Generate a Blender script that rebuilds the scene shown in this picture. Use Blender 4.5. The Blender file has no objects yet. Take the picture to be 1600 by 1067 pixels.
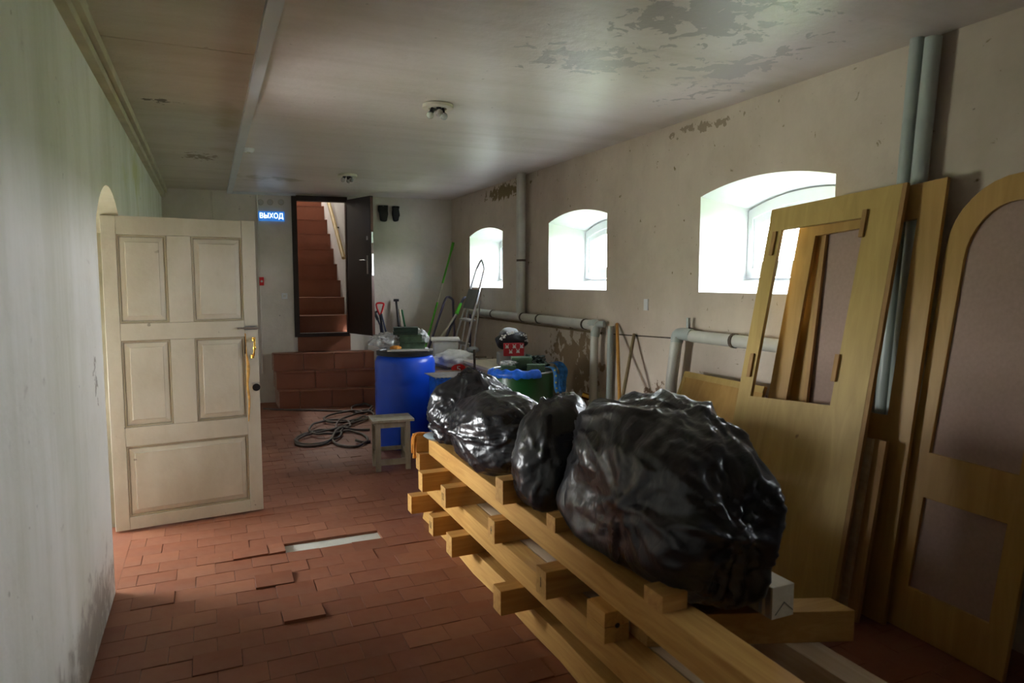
import bpy, bmesh, math, random
import numpy as np
from mathutils import Vector, Matrix, noise
from mathutils.geometry import tessellate_polygon
random.seed(4)
sc = bpy.context.scene
COL = sc.collection
R_ = math.radians

# ------------------------------------------------------------------ camera
F_PX = 1067.0; EYE = Vector((0, 0, 1.62))
pitch = math.atan(93.5 / F_PX); yaw = math.atan2(475.0, math.hypot(F_PX, 93.5))
Fv = Vector((math.sin(yaw)*math.cos(pitch), math.cos(yaw)*math.cos(pitch), -math.sin(pitch)))
Rv = Vector((math.cos(yaw), -math.sin(yaw), 0)); Uv = Rv.cross(Fv)
cd = bpy.data.cameras.new('camera'); cam = bpy.data.objects.new('camera', cd); COL.objects.link(cam)
cd.sensor_width = 36; cd.lens = 36*F_PX/1600
M = Matrix((Rv, Uv, -Fv)).transposed().to_4x4(); M.translation = EYE
cam.matrix_world = M
cd.clip_start = 0.05
cd.dof.use_dof = True; cd.dof.focus_distance = 5.5; cd.dof.aperture_fstop = 3.2
sc.camera = cam

def ray(x, y): return Fv*F_PX + Rv*(x-800) + Uv*(533.5-y)
def at(x, y, axis, val):            # where the sight line meets a plane of the room
    d = ray(x, y); t = (val-EYE[axis])/d[axis]; return EYE + d*t
def atback(x, y, off=0.0):          # ... meets the back wall
    d = ray(x, y); t = (9.70-off-EYE.y-.11*EYE.x)/(d.y+.11*d.x); return EYE + d*t

# ------------------------------------------------------------------ world, lights, exposure
sc.view_settings.view_transform = 'Standard'; sc.view_settings.look = 'None'
sc.view_settings.gamma = 1; sc.view_settings.use_curve_mapping = False
sc.view_settings.exposure = 1.95
w = bpy.data.worlds.new('overcast_sky'); sc.world = w; w.use_nodes = True
nt = w.node_tree; nt.nodes.clear()
wo = nt.nodes.new('ShaderNodeOutputWorld'); bg = nt.nodes.new('ShaderNodeBackground')
tc = nt.nodes.new('ShaderNodeTexCoord'); sx = nt.nodes.new('ShaderNodeSeparateXYZ'); cr = nt.nodes.new('ShaderNodeValToRGB')
nt.links.new(tc.outputs['Generated'], sx.inputs[0]); nt.links.new(sx.outputs['Z'], cr.inputs[0])
cr.color_ramp.elements[0].position = 0.0; cr.color_ramp.elements[0].color = (.95, .975, 1, 1)
cr.color_ramp.elements[1].position = 1.0; cr.color_ramp.elements[1].color = (.74, .86, 1, 1)
nt.links.new(cr.outputs[0], bg.inputs[0]); bg.inputs[1].default_value = 15.0
nt.links.new(bg.outputs[0], wo.inputs[0])
cy = sc.cycles
cy.use_denoising = True
try: cy.denoiser = 'OPENIMAGEDENOISE'
except Exception: pass
cy.use_adaptive_sampling = True; cy.adaptive_threshold = .035
cy.max_bounces = 10; cy.diffuse_bounces = 6; cy.glossy_bounces = 4; cy.transparent_max_bounces = 12
cy.caustics_reflective = False; cy.caustics_refractive = False
cy.sample_clamp_indirect = 6

H = 2.78; XR = 3.2; XL = -.5; XO = 3.72
WINS = [(7.49, 8.60), (5.17, 6.29), (2.79, 3.93), (.35, 1.05)]
SIDE_WIN = (4.5, 6.1, .5, 1.6)     # y0, y1, z0, z1 of the side room's window, in the wall x = -2.4
def portal(name, loc, rot, sx_, sy_):
    l = bpy.data.lights.new(name, 'AREA'); l.shape = 'RECTANGLE'; l.size = sx_; l.size_y = sy_
    l.cycles.is_portal = True
    o = bpy.data.objects.new(name, l); COL.objects.link(o); o.location = loc; o.rotation_euler = rot
for a, b in WINS:
    portal('window_portal', (XO+.06, (a+b)/2, 1.95), (0, R_(90), 0), .75, b-a)
portal('side_window_portal', (-2.46, (SIDE_WIN[0]+SIDE_WIN[1])/2, (SIDE_WIN[2]+SIDE_WIN[3])/2), (0, R_(-90), 0), 1.1, 1.6)
def area(name, loc, rot, sx_, sy_, power, col):
    l = bpy.data.lights.new(name, 'AREA'); l.shape = 'RECTANGLE'; l.size = sx_; l.size_y = sy_; l.energy = power; l.color = col
    o = bpy.data.objects.new(name, l); COL.objects.link(o); o.location = loc; o.rotation_euler = rot
    return o
area('stairwell_lamp_light', (1.4, 12.6, 4.9), (R_(-12), 0, 0), .5, .5, 28, (1, .93, .82))

# ------------------------------------------------------------------ materials
def nodes(name):
    m = bpy.data.materials.new(name); m.use_nodes = True
    t = m.node_tree; b = t.nodes['Principled BSDF']
    return m, t, b
def N(t, typ, **kw):
    n = t.nodes.new(typ)
    for k, v in kw.items(): setattr(n, k, v)
    return n
def coords(t, scale=(1,1,1), loc=(0,0,0), rot=(0,0,0)):
    c = N(t, 'ShaderNodeTexCoord'); mp = N(t, 'ShaderNodeMapping')
    mp.inputs['Scale'].default_value = scale; mp.inputs['Location'].default_value = loc; mp.inputs['Rotation'].default_value = rot
    t.links.new(c.outputs['Object'], mp.inputs[0]); return mp.outputs[0]
def noise_n(t, vec, scale, detail=4, rough=.55, dist=0):
    n = N(t, 'ShaderNodeTexNoise'); n.inputs['Scale'].default_value = scale; n.inputs['Detail'].default_value = detail
    n.inputs['Roughness'].default_value = rough; n.inputs['Distortion'].default_value = dist
    t.links.new(vec, n.inputs['Vector']); return n.outputs['Fac']
def ramp(t, fac, stops):
    r = N(t, 'ShaderNodeValToRGB'); e = r.color_ramp.elements
    e[0].position = stops[0][0]; e[0].color = (*stops[0][1], 1); e[1].position = stops[-1][0]; e[1].color = (*stops[-1][1], 1)
    for p, c in stops[1:-1]:
        x = e.new(p); x.color = (*c, 1)
    t.links.new(fac, r.inputs[0]); return r.outputs[0]
def rampf(t, fac, a, b): return ramp(t, fac, [(a, (0,0,0)), (b, (1,1,1))])
def mix(t, fac, a, b, mode='MIX'):
    n = N(t, 'ShaderNodeMix', data_type='RGBA', blend_type=mode)
    for s, v in ((0, fac), (6, a), (7, b)):
        if isinstance(v, (int, float)): n.inputs[s].default_value = v
        elif isinstance(v, tuple): n.inputs[s].default_value = (*v, 1)
        else: t.links.new(v, n.inputs[s])
    return n.outputs[2]
def math_n(t, op, a, b=0.0, clamp=False):
    n = N(t, 'ShaderNodeMath', operation=op, use_clamp=clamp)
    for s, v in ((0, a), (1, b)):
        if isinstance(v, (int, float)): n.inputs[s].default_value = v
        else: t.links.new(v, n.inputs[s])
    return n.outputs[0]
def bump(t, b, h, strength=.3, dist=.01):
    n = N(t, 'ShaderNodeBump'); n.inputs['Strength'].default_value = strength; n.inputs['Distance'].default_value = dist
    t.links.new(h, n.inputs['Height']); t.links.new(n.outputs[0], b.inputs['Normal'])
def region(t, c, r, vec=None):      # 1 in the middle of an ellipsoid, 0 at its border
    co = N(t, 'ShaderNodeTexCoord'); s = N(t, 'ShaderNodeVectorMath', operation='SUBTRACT'); s.inputs[1].default_value = c
    t.links.new(co.outputs['Object'], s.inputs[0])
    d = N(t, 'ShaderNodeVectorMath', operation='DIVIDE'); d.inputs[1].default_value = r; t.links.new(s.outputs[0], d.inputs[0])
    l = N(t, 'ShaderNodeVectorMath', operation='LENGTH'); t.links.new(d.outputs[0], l.inputs[0])
    return math_n(t, 'SUBTRACT', 1.0, l.outputs['Value'], True)
def flat(name, col, rough=.5, metal=0, spec=.5, nscale=0, var=.15, bmp=0, coat=0):
    m, t, b = nodes(name); b.inputs['Roughness'].default_value = rough; b.inputs['Metallic'].default_value = metal
    b.inputs['Specular IOR Level'].default_value = spec; b.inputs['Coat Weight'].default_value = coat
    s = nscale or 9
    n = noise_n(t, coords(t), s, 4)
    dk = tuple(c*(1-var) for c in col); lt = tuple(min(1, c*(1+var)) for c in col)
    t.links.new(ramp(t, n, [(.3, dk), (.7, lt)]), b.inputs['Base Color'])
    if bmp: bump(t, b, noise_n(t, coords(t), s*4, 5), bmp, .005)
    return m
def plaster(name, c1, c2, rough=.8, patches=(), streak=None, spots=True, dirt=(.18,.15,.11), dirt_amt=.35, bstr=.25, spec=.4):
    m, t, b = nodes(name); b.inputs['Roughness'].default_value = rough; b.inputs['Specular IOR Level'].default_value = spec
    v = coords(t)
    col = ramp(t, noise_n(t, v, .9, 6, .6, .4), [(.3, c1), (.68, c2)])
    if streak:
        f = rampf(t, noise_n(t, coords(t, streak), 1.0, 6, .65), .44, .72)
        col = mix(t, math_n(t, 'MULTIPLY', f, dirt_amt), col, dirt)
    f2 = rampf(t, noise_n(t, v, 4.5, 8, .7), .5, .8)
    col = mix(t, math_n(t, 'MULTIPLY', f2, .22), col, dirt)
    if spots:
        f3 = rampf(t, noise_n(t, v, 19, 2, .5), .76, .78)
        col = mix(t, math_n(t, 'MULTIPLY', f3, .55), col, (.1, .075, .05))
    hsum = noise_n(t, v, 14, 6, .6)
    for c, r, pc, th, sc_, soft in patches:
        g = region(t, c, r)
        n = noise_n(t, coords(t), sc_, 6, .6, .5)
        s = math_n(t, 'ADD', n, math_n(t, 'MULTIPLY', g, .42))
        k = rampf(t, s, th, th+soft)
        col = mix(t, k, col, pc)
        hsum = math_n(t, 'SUBTRACT', hsum, math_n(t, 'MULTIPLY', k, .5))
    t.links.new(col, b.inputs['Base Color'])
    bump(t, b, hsum, bstr, .02)
    return m
def wood(name, c1, c2, axis=1, scale=1.0, rough=.6, knots=True):
    m, t, b = nodes(name); b.inputs['Roughness'].default_value = rough; b.inputs['Specular IOR Level'].default_value = .3
    sc3 = [16*scale]*3; sc3[axis] = 1.1*scale
    oi = N(t, 'ShaderNodeObjectInfo'); v0 = coords(t, tuple(sc3))
    ad = N(t, 'ShaderNodeVectorMath', operation='ADD'); t.links.new(v0, ad.inputs[0])
    sr = N(t, 'ShaderNodeVectorMath', operation='SCALE'); sr.inputs[0].default_value = (31, 17, 23); t.links.new(oi.outputs['Random'], sr.inputs['Scale'])
    t.links.new(sr.outputs[0], ad.inputs[1])
    n = noise_n(t, ad.outputs[0], 1.6, 6, .6, 1.1)
    col = ramp(t, n, [(.3, c1), (.5, tuple((a+b_)/2 for a, b_ in zip(c1, c2))), (.68, c2)])
    n2 = noise_n(t, coords(t), 1.3, 3)
    col = mix(t, math_n(t, 'MULTIPLY', rampf(t, n2, .45, .75), .35), col, tuple(x*.72 for x in c1))
    br = math_n(t, 'MULTIPLY_ADD', oi.outputs['Random'], .35); 
    hs = N(t, 'ShaderNodeHueSaturation'); t.links.new(col, hs.inputs['Color'])
    vv = N(t, 'ShaderNodeMath', operation='MULTIPLY_ADD'); t.links.new(oi.outputs['Random'], vv.inputs[0]); vv.inputs[1].default_value = .3; vv.inputs[2].default_value = .84
    t.links.new(vv.outputs[0], hs.inputs['Value'])
    out = hs.outputs[0]
    if knots:
        kk = rampf(t, noise_n(t, coords(t), 7, 1), .79, .81)
        out = mix(t, kk, out, (.12, .05, .015))
    t.links.new(out, b.inputs['Base Color'])
    bump(t, b, n, .15, .004)
    return m
MT = {}
MT['wall_right'] = plaster('plaster_right_wall', (.52,.435,.35), (.65,.56,.465), .85, streak=(.3, .8, .35), dirt=(.30,.24,.165), dirt_amt=.45,
    patches=[((3.2, 5.75, .80), (.5, .85, .62), (.26,.185,.11), .715, 8, .03), ((3.2, 5.35, .45), (.5, .5, .5), (.62,.56,.46), .74, 7, .02),
             ((3.2, 4.35, .6), (.4, .45, .35), (.17,.11,.07), .74, 9, .03), ((3.2, 7.45, 2.67), (.3, .85, .13), (.20,.15,.07), .66, 14, .06),
             ((3.2, 3.9, 2.70), (.3, 1.0, .08), (.30,.24,.17), .80, 14, .02)])
MT['wall_back'] = plaster('plaster_back_wall', (.60,.55,.475), (.76,.705,.62), .75, dirt=(.35,.32,.24), dirt_amt=.3, streak=(.8,.8,.4),
    patches=[((2.75, 9.4, 1.7), (.5, .6, .9), (.60,.60,.56), .78, 2, .3)])
MT['wall_left'] = plaster('plaster_left_wall', (.72,.725,.675), (.83,.83,.79), .55, dirt=(.40,.41,.26), dirt_amt=.5, streak=(1, 2.2, .25),
    patches=[((-.5, 6.2, 2.5), (.4, 1.6, .7), (.60,.60,.34), .72, 3, .25), ((-.5, 3.2, .1), (.4, 1.6, .38), (.40,.38,.34), .66, 9, .18),
             ((-.5, 3.7, 1.15), (.2, .16, .3), (.35,.33,.29), .84, 18, .02)])
MT['ceiling'] = plaster('painted_ceiling', (.62,.555,.51), (.69,.63,.59), .38, streak=(.25, 2.6, 1), dirt=(.36,.31,.22), dirt_amt=.42, bstr=.2, spec=.5,
    patches=[((2.05, 2.45, 2.78), (.75, .9, .4), (.40,.37,.345), .765, 8, .008), ((1.9, 3.25, 2.78), (.8, .45, .4), (.40,.37,.345), .785, 10, .008),
             ((2.7, 3.1, 2.78), (.6, 1.3, .4), (.42,.39,.36), .82, 7, .01), ((.7, 8.2, 2.78), (1.4, .6, .4), (.36,.30,.19), .78, 3, .15)])
MT['ceiling_left'] = plaster('old_painted_ceiling', (.50,.455,.37), (.58,.53,.44), .5, streak=(.4, 2.0, 1), dirt=(.34,.28,.17), dirt_amt=.55,
    patches=[((.16, 5.6, 2.8), (.22, 3.2, .4), (.40,.34,.20), .80, 1.6, .2), ((-.25, 5.1, 2.8), (.25, .18, .3), (.10,.08,.05), .84, 15, .01), ((.0, 7.2, 2.8), (.4, .5, .3), (.22,.17,.09), .82, 13, .02)])
MT['strip'] = flat('blue_white_batten_paint', (.56,.58,.60), .4, nscale=3, var=.06)
MT['cornice'] = flat('cream_cornice_paint', (.50,.46,.33), .6, nscale=4, var=.15, bmp=.2)
MT['white_reveal'] = flat('white_reveal_paint', (.66,.67,.67), .6, nscale=4, var=.04, bmp=.1)
MT['window_white'] = flat('white_window_paint', (.78,.80,.81), .35, nscale=4, var=.03)
MT['mortar'] = plaster('grey_mortar_bed', (.42,.40,.35), (.58,.56,.51), .9, spots=False)
def tile_mat(name, dusty=.25):
    m, t, b = nodes(name); b.inputs['Roughness'].default_value = .48; b.inputs['Specular IOR Level'].default_value = .35
    oi = N(t, 'ShaderNodeObjectInfo'); v = coords(t)
    base = ramp(t, oi.outputs['Random'], [(0, (.21,.070,.036)), (.4, (.25,.088,.046)), (.7, (.23,.078,.041)), (1, (.29,.112,.060))])
    n = noise_n(t, v, 3.2, 6, .62, .4)
    base = mix(t, math_n(t, 'MULTIPLY', rampf(t, n, .4, .75), .45), base, (.17,.062,.038))
    d = rampf(t, noise_n(t, v, 1.1, 5, .65), .46, .72)
    base = mix(t, math_n(t, 'MULTIPLY', d, dusty), base, (.42,.27,.20))
    sp = rampf(t, noise_n(t, v, 60, 2), .74, .77)
    base = mix(t, math_n(t, 'MULTIPLY', sp, .5), base, (.55,.48,.42))
    t.links.new(base, b.inputs['Base Color'])
    t.links.new(ramp(t, n, [(.3, (.38,)*3), (.7, (.6,)*3)]), b.inputs['Roughness'])
    bump(t, b, noise_n(t, v, 30, 5), .12, .004)
    return m
MT['tile'] = tile_mat('terracotta_tile'); MT['stair_tile'] = tile_mat('stair_terracotta', .12)
MT['grout'] = flat('dark_joint_dust', (.30,.18,.13), .9, nscale=20, var=.3)
MT['riser_grout'] = flat('pale_riser_joint', (.42,.27,.20), .9, nscale=20, var=.3)
MT['pipe'] = flat('grey_green_pipe_paint', (.52,.51,.45), .42, nscale=6, var=.1, bmp=.08)
MT['pipe_dark'] = flat('blue_grey_pipe_paint', (.36,.40,.37), .4, nscale=6, var=.1)
MT['rust'] = flat('rusty_iron', (.10,.075,.055), .7, .4, nscale=30, var=.4, bmp=.3)
MT['beamY'] = wood('pine_beam_y', (.50,.25,.062), (.70,.405,.125), 1)
MT['beamX'] = wood('pine_beam_x', (.47,.235,.065), (.66,.385,.125), 0)
MT['greybeam'] = wood('weathered_beam', (.42,.29,.17), (.56,.42,.28), 1)
MT['palewood'] = wood('pale_cut_wood', (.62,.53,.38), (.74,.66,.50), 1)
MT['ply'] = wood('yellow_plywood', (.40,.27,.08), (.50,.345,.115), 2, .5, .5)
MT['ply2'] = wood('orange_varnished_ply', (.40,.225,.06), (.50,.30,.09), 2, .5, .45)
MT['edgewood'] = wood('panel_edge_wood', (.33,.18,.06), (.46,.27,.10), 2, 1)
MT['pinkboard'] = flat('pink_fibreboard', (.37,.25,.20), .75, nscale=60, var=.07, bmp=.15)
MT['stoolwood'] = plaster('weathered_stool_wood', (.20,.165,.12), (.36,.31,.235), .8, dirt=(.62,.56,.45), dirt_amt=.5, streak=(9,9,2), spots=False)
MT['whitewood'] = plaster('old_white_door_paint', (.60,.57,.49), (.70,.68,.62), .55, dirt=(.36,.31,.22), dirt_amt=.35, streak=(3, 3, 1.3), spots=True, bstr=.12,
    patches=[((.0, 5.0, 1.38), (.035, .2, .14), (.30,.265,.21), .70, 14, .1), ((-.35, 5.0, .60), (.12, .2, .16), (.36,.33,.28), .83, 18, .05)])
MT['darkborder'] = plaster('darker_cream_border', (.40,.35,.25), (.58,.54,.44), .6, dirt=(.25,.2,.13), dirt_amt=.5, streak=(3,3,1))  # darker cream tone for the panel mouldings and socket rims
MT['crackwood'] = flat('raw_split_wood', (.55,.30,.07), .7, nscale=30, var=.3)
MT['black'] = flat('black_paint', (.015,.015,.017), .45)
MT['doorbrown'] = flat('dark_brown_steel', (.030,.018,.013), .38, nscale=3, var=.2)
MT['dooredge'] = flat('red_brown_door_edge', (.10,.035,.02), .4)
MT['steel'] = flat('steel', (.55,.55,.56), .3, .9)
MT['alu'] = flat('aluminium', (.62,.63,.64), .34, .85)
MT['alugrey'] = flat('grey_plastic_tread', (.17,.18,.18), .6)
MT['brass'] = flat('brass', (.75,.45,.10), .25, .95)
MT['bluebarrel'] = flat('blue_hdpe', (.008,.085,.72), .32, nscale=2, var=.08, bmp=.03, spec=.5)
MT['greendrum'] = flat('green_drum_paint', (.010,.085,.018), .3, nscale=3, var=.2)
MT['olive'] = flat('olive_green_box', (.055,.10,.055), .55, nscale=25, var=.3, bmp=.2)
MT['darkgreen'] = flat('dark_green_box', (.018,.042,.030), .45, nscale=20, var=.3)
MT['whiteplastic'] = flat('white_plastic', (.64,.62,.55), .45)
MT['blue'] = flat('blue_plastic_film', (.01,.13,.70), .35, nscale=20, var=.3)
MT['bluelace'] = flat('blue_yellow_ribbon', (.02,.17,.52), .6, nscale=30, var=.5)
MT['yellow'] = flat('yellow_print', (.5,.45,.08), .6)
MT['red'] = flat('red_plastic', (.62,.015,.015), .4)
MT['redcloth'] = flat('red_cloth', (.50,.025,.04), .8)
MT['whitecloth'] = flat('white_print', (.72,.72,.70), .8)
MT['navy'] = flat('navy_tool_paint', (.02,.025,.06), .4)
MT['purple'] = flat('purple_grey_tube', (.10,.09,.16), .4)
MT['green'] = flat('lime_green_plastic', (.10,.55,.03), .4)
MT['hose'] = flat('grey_rubber_hose', (.11,.09,.075), .55, nscale=12, var=.25)
MT['orangewood'] = wood('orange_broom_handle', (.50,.24,.05), (.62,.32,.08), 2, 1, .5, False)
MT['oldhandle'] = wood('old_broom_handle', (.20,.15,.08), (.30,.22,.12), 2, 1, .6, False)
MT['handrail'] = wood('handrail_wood', (.50,.36,.15), (.62,.47,.22), 1, 1, .5, False)
MT['orangecloth'] = flat('orange_rag', (.55,.22,.03), .9, nscale=30, var=.3, bmp=.4)
MT['palecloth'] = flat('pale_blue_tray', (.45,.55,.62), .4)
MT['grass'] = flat('grass_ground', (.19,.245,.11), .9, nscale=3, var=.35)
MT['lampwhite'] = flat('lamp_white', (.62,.58,.48), .5)
MT['graycloth'] = flat('grey_bag_cloth', (.40,.41,.42), .8)
m, t, b = nodes('bulb_glass'); b.inputs['Base Color'].default_value = (.75,.75,.70,1); b.inputs['Roughness'].default_value = .08
b.inputs['Transmission Weight'].default_value = .6; MT['bulb'] = m
m, t, b = nodes('window_glass')
t.nodes.remove(b); o_ = t.nodes['Material Output']; tr = N(t, 'ShaderNodeBsdfTransparent'); gl = N(t, 'ShaderNodeBsdfGlossy'); gl.inputs['Roughness'].default_value = .02
mx = N(t, 'ShaderNodeMixShader'); mx.inputs[0].default_value = .06; t.links.new(tr.outputs[0], mx.inputs[1]); t.links.new(gl.outputs[0], mx.inputs[2]); t.links.new(mx.outputs[0], o_.inputs[0])
tr.inputs[0].default_value = (.97,.97,.97,1)
MT['glass'] = m
m, t, b = nodes('clear_film'); t.nodes.remove(b); o_ = t.nodes['Material Output']; tr = N(t, 'ShaderNodeBsdfTransparent'); pr = N(t, 'ShaderNodeBsdfPrincipled')
pr.inputs['Base Color'].default_value = (.75,.77,.78,1); pr.inputs['Roughness'].default_value = .2
mx = N(t, 'ShaderNodeMixShader'); t.links.new(ramp(t, noise_n(t, coords(t), 14, 3), [(.35, (.2,)*3), (.65, (.8,)*3)]), mx.inputs[0])
t.links.new(tr.outputs[0], mx.inputs[1]); t.links.new(pr.outputs[0], mx.inputs[2]); t.links.new(mx.outputs[0], o_.inputs[0])
bump(t, pr, noise_n(t, coords(t), 30, 3), .8, .01)
MT['film'] = m
def emis(name, col, s):
    m, t, b = nodes(name); b.inputs['Base Color'].default_value = (*col, 1); b.inputs['Emission Color'].default_value = (*col, 1); b.inputs['Emission Strength'].default_value = s
    return m
MT['signblue'] = emis('lit_sign_blue', (.03,.16,.50), .25); MT['signwhite'] = emis('lit_sign_letters', (.75,.9,1), 1.1)
def bag_mat():
    m, t, b = nodes('black_bin_liner'); b.inputs['Base Color'].default_value = (.011,.011,.013,1); b.inputs['Roughness'].default_value = .24
    b.inputs['Specular IOR Level'].default_value = .6
    v = coords(t, (1,1,1)); n1 = noise_n(t, v, 4, 3, .45, 1.2); n2 = noise_n(t, coords(t, (5,22,9), rot=(.3,.2,.5)), 1, 3, .5, .6)
    r1 = math_n(t, 'ABSOLUTE', math_n(t, 'SUBTRACT', n1, .5)); r2 = math_n(t, 'ABSOLUTE', math_n(t, 'SUBTRACT', n2, .5))
    def vor(scale, rot, sc_):
        wv = N(t, 'ShaderNodeTexNoise'); wv.inputs['Scale'].default_value = 3; wv.inputs['Detail'].default_value = 2; t.links.new(v, wv.inputs['Vector'])
        am = N(t, 'ShaderNodeVectorMath', operation='MULTIPLY_ADD'); t.links.new(wv.outputs['Color'], am.inputs[0]); am.inputs[1].default_value = (.9, .9, .9); t.links.new(coords(t, sc_, rot=rot), am.inputs[2])
        vo = N(t, 'ShaderNodeTexVoronoi'); vo.inputs['Scale'].default_value = scale; t.links.new(am.outputs[0], vo.inputs['Vector']); return vo.outputs['Distance']
    hh = math_n(t, 'ADD', math_n(t, 'MULTIPLY', r1, .9), math_n(t, 'MULTIPLY', r2, .45))
    hh = math_n(t, 'ADD', hh, math_n(t, 'MULTIPLY', vor(1.0, (.3, .5, .2), (4, 13, 7)), .14))
    hh = math_n(t, 'ADD', hh, math_n(t, 'MULTIPLY', vor(1.0, (1.1, .2, .9), (34, 9, 17)), .09))
    bump(t, b, hh, .38, .03)
    t.links.new(ramp(t, noise_n(t, v, 3, 3), [(.3, (.24,)*3), (.7, (.42,)*3)]), b.inputs['Roughness'])
    return m
MT['bag'] = bag_mat()

# ------------------------------------------------------------------ mesh helpers
class MB:
    def __init__(s): s.v = []; s.f = []
    def add(s, verts, faces):
        k = len(s.v); s.v += [Vector(p) for p in verts]; s.f += [tuple(i+k for i in f) for f in faces]; return s
    def hexa(s, c):   # 8 corners: bottom 4 (ccw), top 4
        return s.add(c, [(3,2,1,0), (4,5,6,7), (0,1,5,4), (1,2,6,5), (2,3,7,6), (3,0,4,7)])
    def box(s, x0, x1, y0, y1, z0, z1):
        x0, x1 = min(x0,x1), max(x0,x1); y0, y1 = min(y0,y1), max(y0,y1); z0, z1 = min(z0,z1), max(z0,z1)
        return s.hexa([(x0,y0,z0),(x1,y0,z0),(x1,y1,z0),(x0,y1,z0),(x0,y0,z1),(x1,y0,z1),(x1,y1,z1),(x0,y1,z1)])
    def obox(s, O, U, V, W):   # corner and three edges
        O, U, V, W = map(Vector, (O, U, V, W))
        return s.hexa([O, O+U, O+U+V, O+V, O+W, O+U+W, O+U+V+W, O+V+W])
    def rbox(s, cx, cy_, z0, lx, ly, lz, ang):
        c, n = math.cos(ang), math.sin(ang); U = Vector((c,n,0))*lx; V = Vector((-n,c,0))*ly
        return s.obox(Vector((cx,cy_,z0))-U/2-V/2, U, V, (0,0,lz))
    def tube(s, pts, r, n=10, cap=True, closed=False):
        pts = [Vector(p) for p in pts]; L = len(pts); rs = r if isinstance(r, (list, tuple)) else [r]*L
        rings = []; up = None; k0 = len(s.v)
        for i, p in enumerate(pts):
            a = pts[(i-1) % L] if (i or closed) else p; b = pts[(i+1) % L] if (i < L-1 or closed) else p
            d = (b-a).normalized()
            if up is None: up = d.orthogonal().normalized()
            up = (up-d*up.dot(d)).normalized(); q = d.cross(up)
            rings.append([p+up*(math.cos(2*math.pi*j/n)*rs[i])+q*(math.sin(2*math.pi*j/n)*rs[i]) for j in range(n)])
        for rg in rings: s.v += rg
        for i in range(L if closed else L-1):
            for j in range(n):
                a = k0+i*n+j; b = k0+i*n+(j+1) % n; i2 = (i+1) % L
                s.f.append((a, b, k0+i2*n+(j+1) % n, k0+i2*n+j))
        if cap and not closed:
            s.f.append(tuple(k0+j for j in reversed(range(n)))); s.f.append(tuple(k0+(L-1)*n+j for j in range(n)))
        return s
    def lathe(s, prof, c=(0,0,0), n=32, sx_=1, sy_=1):
        c = Vector(c); k0 = len(s.v); L = len(prof)
        for r, z in prof: s.v += [c+Vector((math.cos(2*math.pi*j/n)*r*sx_, math.sin(2*math.pi*j/n)*r*sy_, z)) for j in range(n)]
        for i in range(L-1):
            for j in range(n): s.f.append((k0+i*n+j, k0+i*n+(j+1) % n, k0+(i+1)*n+(j+1) % n, k0+(i+1)*n+j))
        s.f.append(tuple(k0+j for j in reversed(range(n)))); s.f.append(tuple(k0+(L-1)*n+j for j in range(n)))
        return s
    def plate(s, loops, fn, w0, w1, fn2=None, caps=(1,1), sides=True):
        """flat plate with holes: loops[0] the outline, others holes; fn(u,v,w) -> point"""
        fn2 = fn2 or fn
        loops = [[Vector((u, v, 0)) for u, v in l] for l in loops]; flatl = [p for l in loops for p in l]
        tris = tessellate_polygon(loops); k0 = len(s.v)
        s.v += [Vector(fn(p.x, p.y, w0)) for p in flatl]+[Vector(fn2(p.x, p.y, w1)) for p in flatl]; n = len(flatl)
        for a, b, c in tris:
            if caps[0]: s.f.append((k0+a, k0+b, k0+c))
            if caps[1]: s.f.append((k0+n+c, k0+n+b, k0+n+a))
        if sides:
            q = 0
            for l in loops:
                for i in range(len(l)):
                    a, b = q+i, q+(i+1) % len(l); s.f.append((k0+a, k0+b, k0+n+b, k0+n+a))
                q += len(l)
        return s
def obj(name, mb, mat, parent=None, smooth=False, bevel=0, seg=2, recalc=True):
    off = Vector((0,0,0)); q_ = parent
    while q_: off += q_.location; q_ = q_.parent
    me = bpy.data.meshes.new(name)
    me.from_pydata([tuple(p-off) for p in mb.v], [], mb.f); me.validate()
    if recalc or bevel:
        bm = bmesh.new(); bm.from_mesh(me)
        bmesh.ops.recalc_face_normals(bm, faces=bm.faces)
        if bevel: bmesh.ops.bevel(bm, geom=[e for e in bm.edges if len(e.link_faces) == 2 and e.calc_face_angle(0) > .5], offset=bevel, segments=seg, affect='EDGES', profile=.6)
        bm.to_mesh(me); bm.free()
    if smooth:
        for p in me.polygons: p.use_smooth = True
        if smooth != 'all': me.set_sharp_from_angle(angle=R_(42))
    me.materials.append(MT[mat] if isinstance(mat, str) else mat)
    o = bpy.data.objects.new(name, me); COL.objects.link(o)
    if parent: o.parent = parent
    return o
def thing(name, label, cat, loc=(0,0,0), group=None):
    o = bpy.data.objects.new(name, None); COL.objects.link(o); o.location = loc; o.empty_display_size = .1
    o.matrix_world = Matrix.Translation(loc)
    o['label'] = label; o['category'] = cat
    if group: o['group'] = group
    return o
def tag(o, label, cat, group=None, kind=None):
    o['label'] = label; o['category'] = cat
    if group: o['group'] = group
    if kind: o['kind'] = kind
    return o
def struct(name, label, cat, mb=None, mat=None, loc=(0,0,0), **kw):
    if mb is None:
        o = thing(name, label, cat, loc)
    else: o = tag(obj(name, mb, mat, **kw), label, cat)
    o['kind'] = 'structure'; return o
def arc(s0, s1, z0, zs, rise, n=18):     # outline of an arched opening, ccw from bottom left
    w_ = s1-s0; Rr = (w_*w_/4+rise*rise)/(2*rise); cz = zs+rise-Rr; half = math.asin(min(1, w_/2/Rr)); c = (s0+s1)/2
    return [(s0, z0), (s1, z0)]+[(c+Rr*math.sin(half*(1-2*i/n)), cz+Rr*math.cos(half*(1-2*i/n))) for i in range(n+1)]
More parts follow.
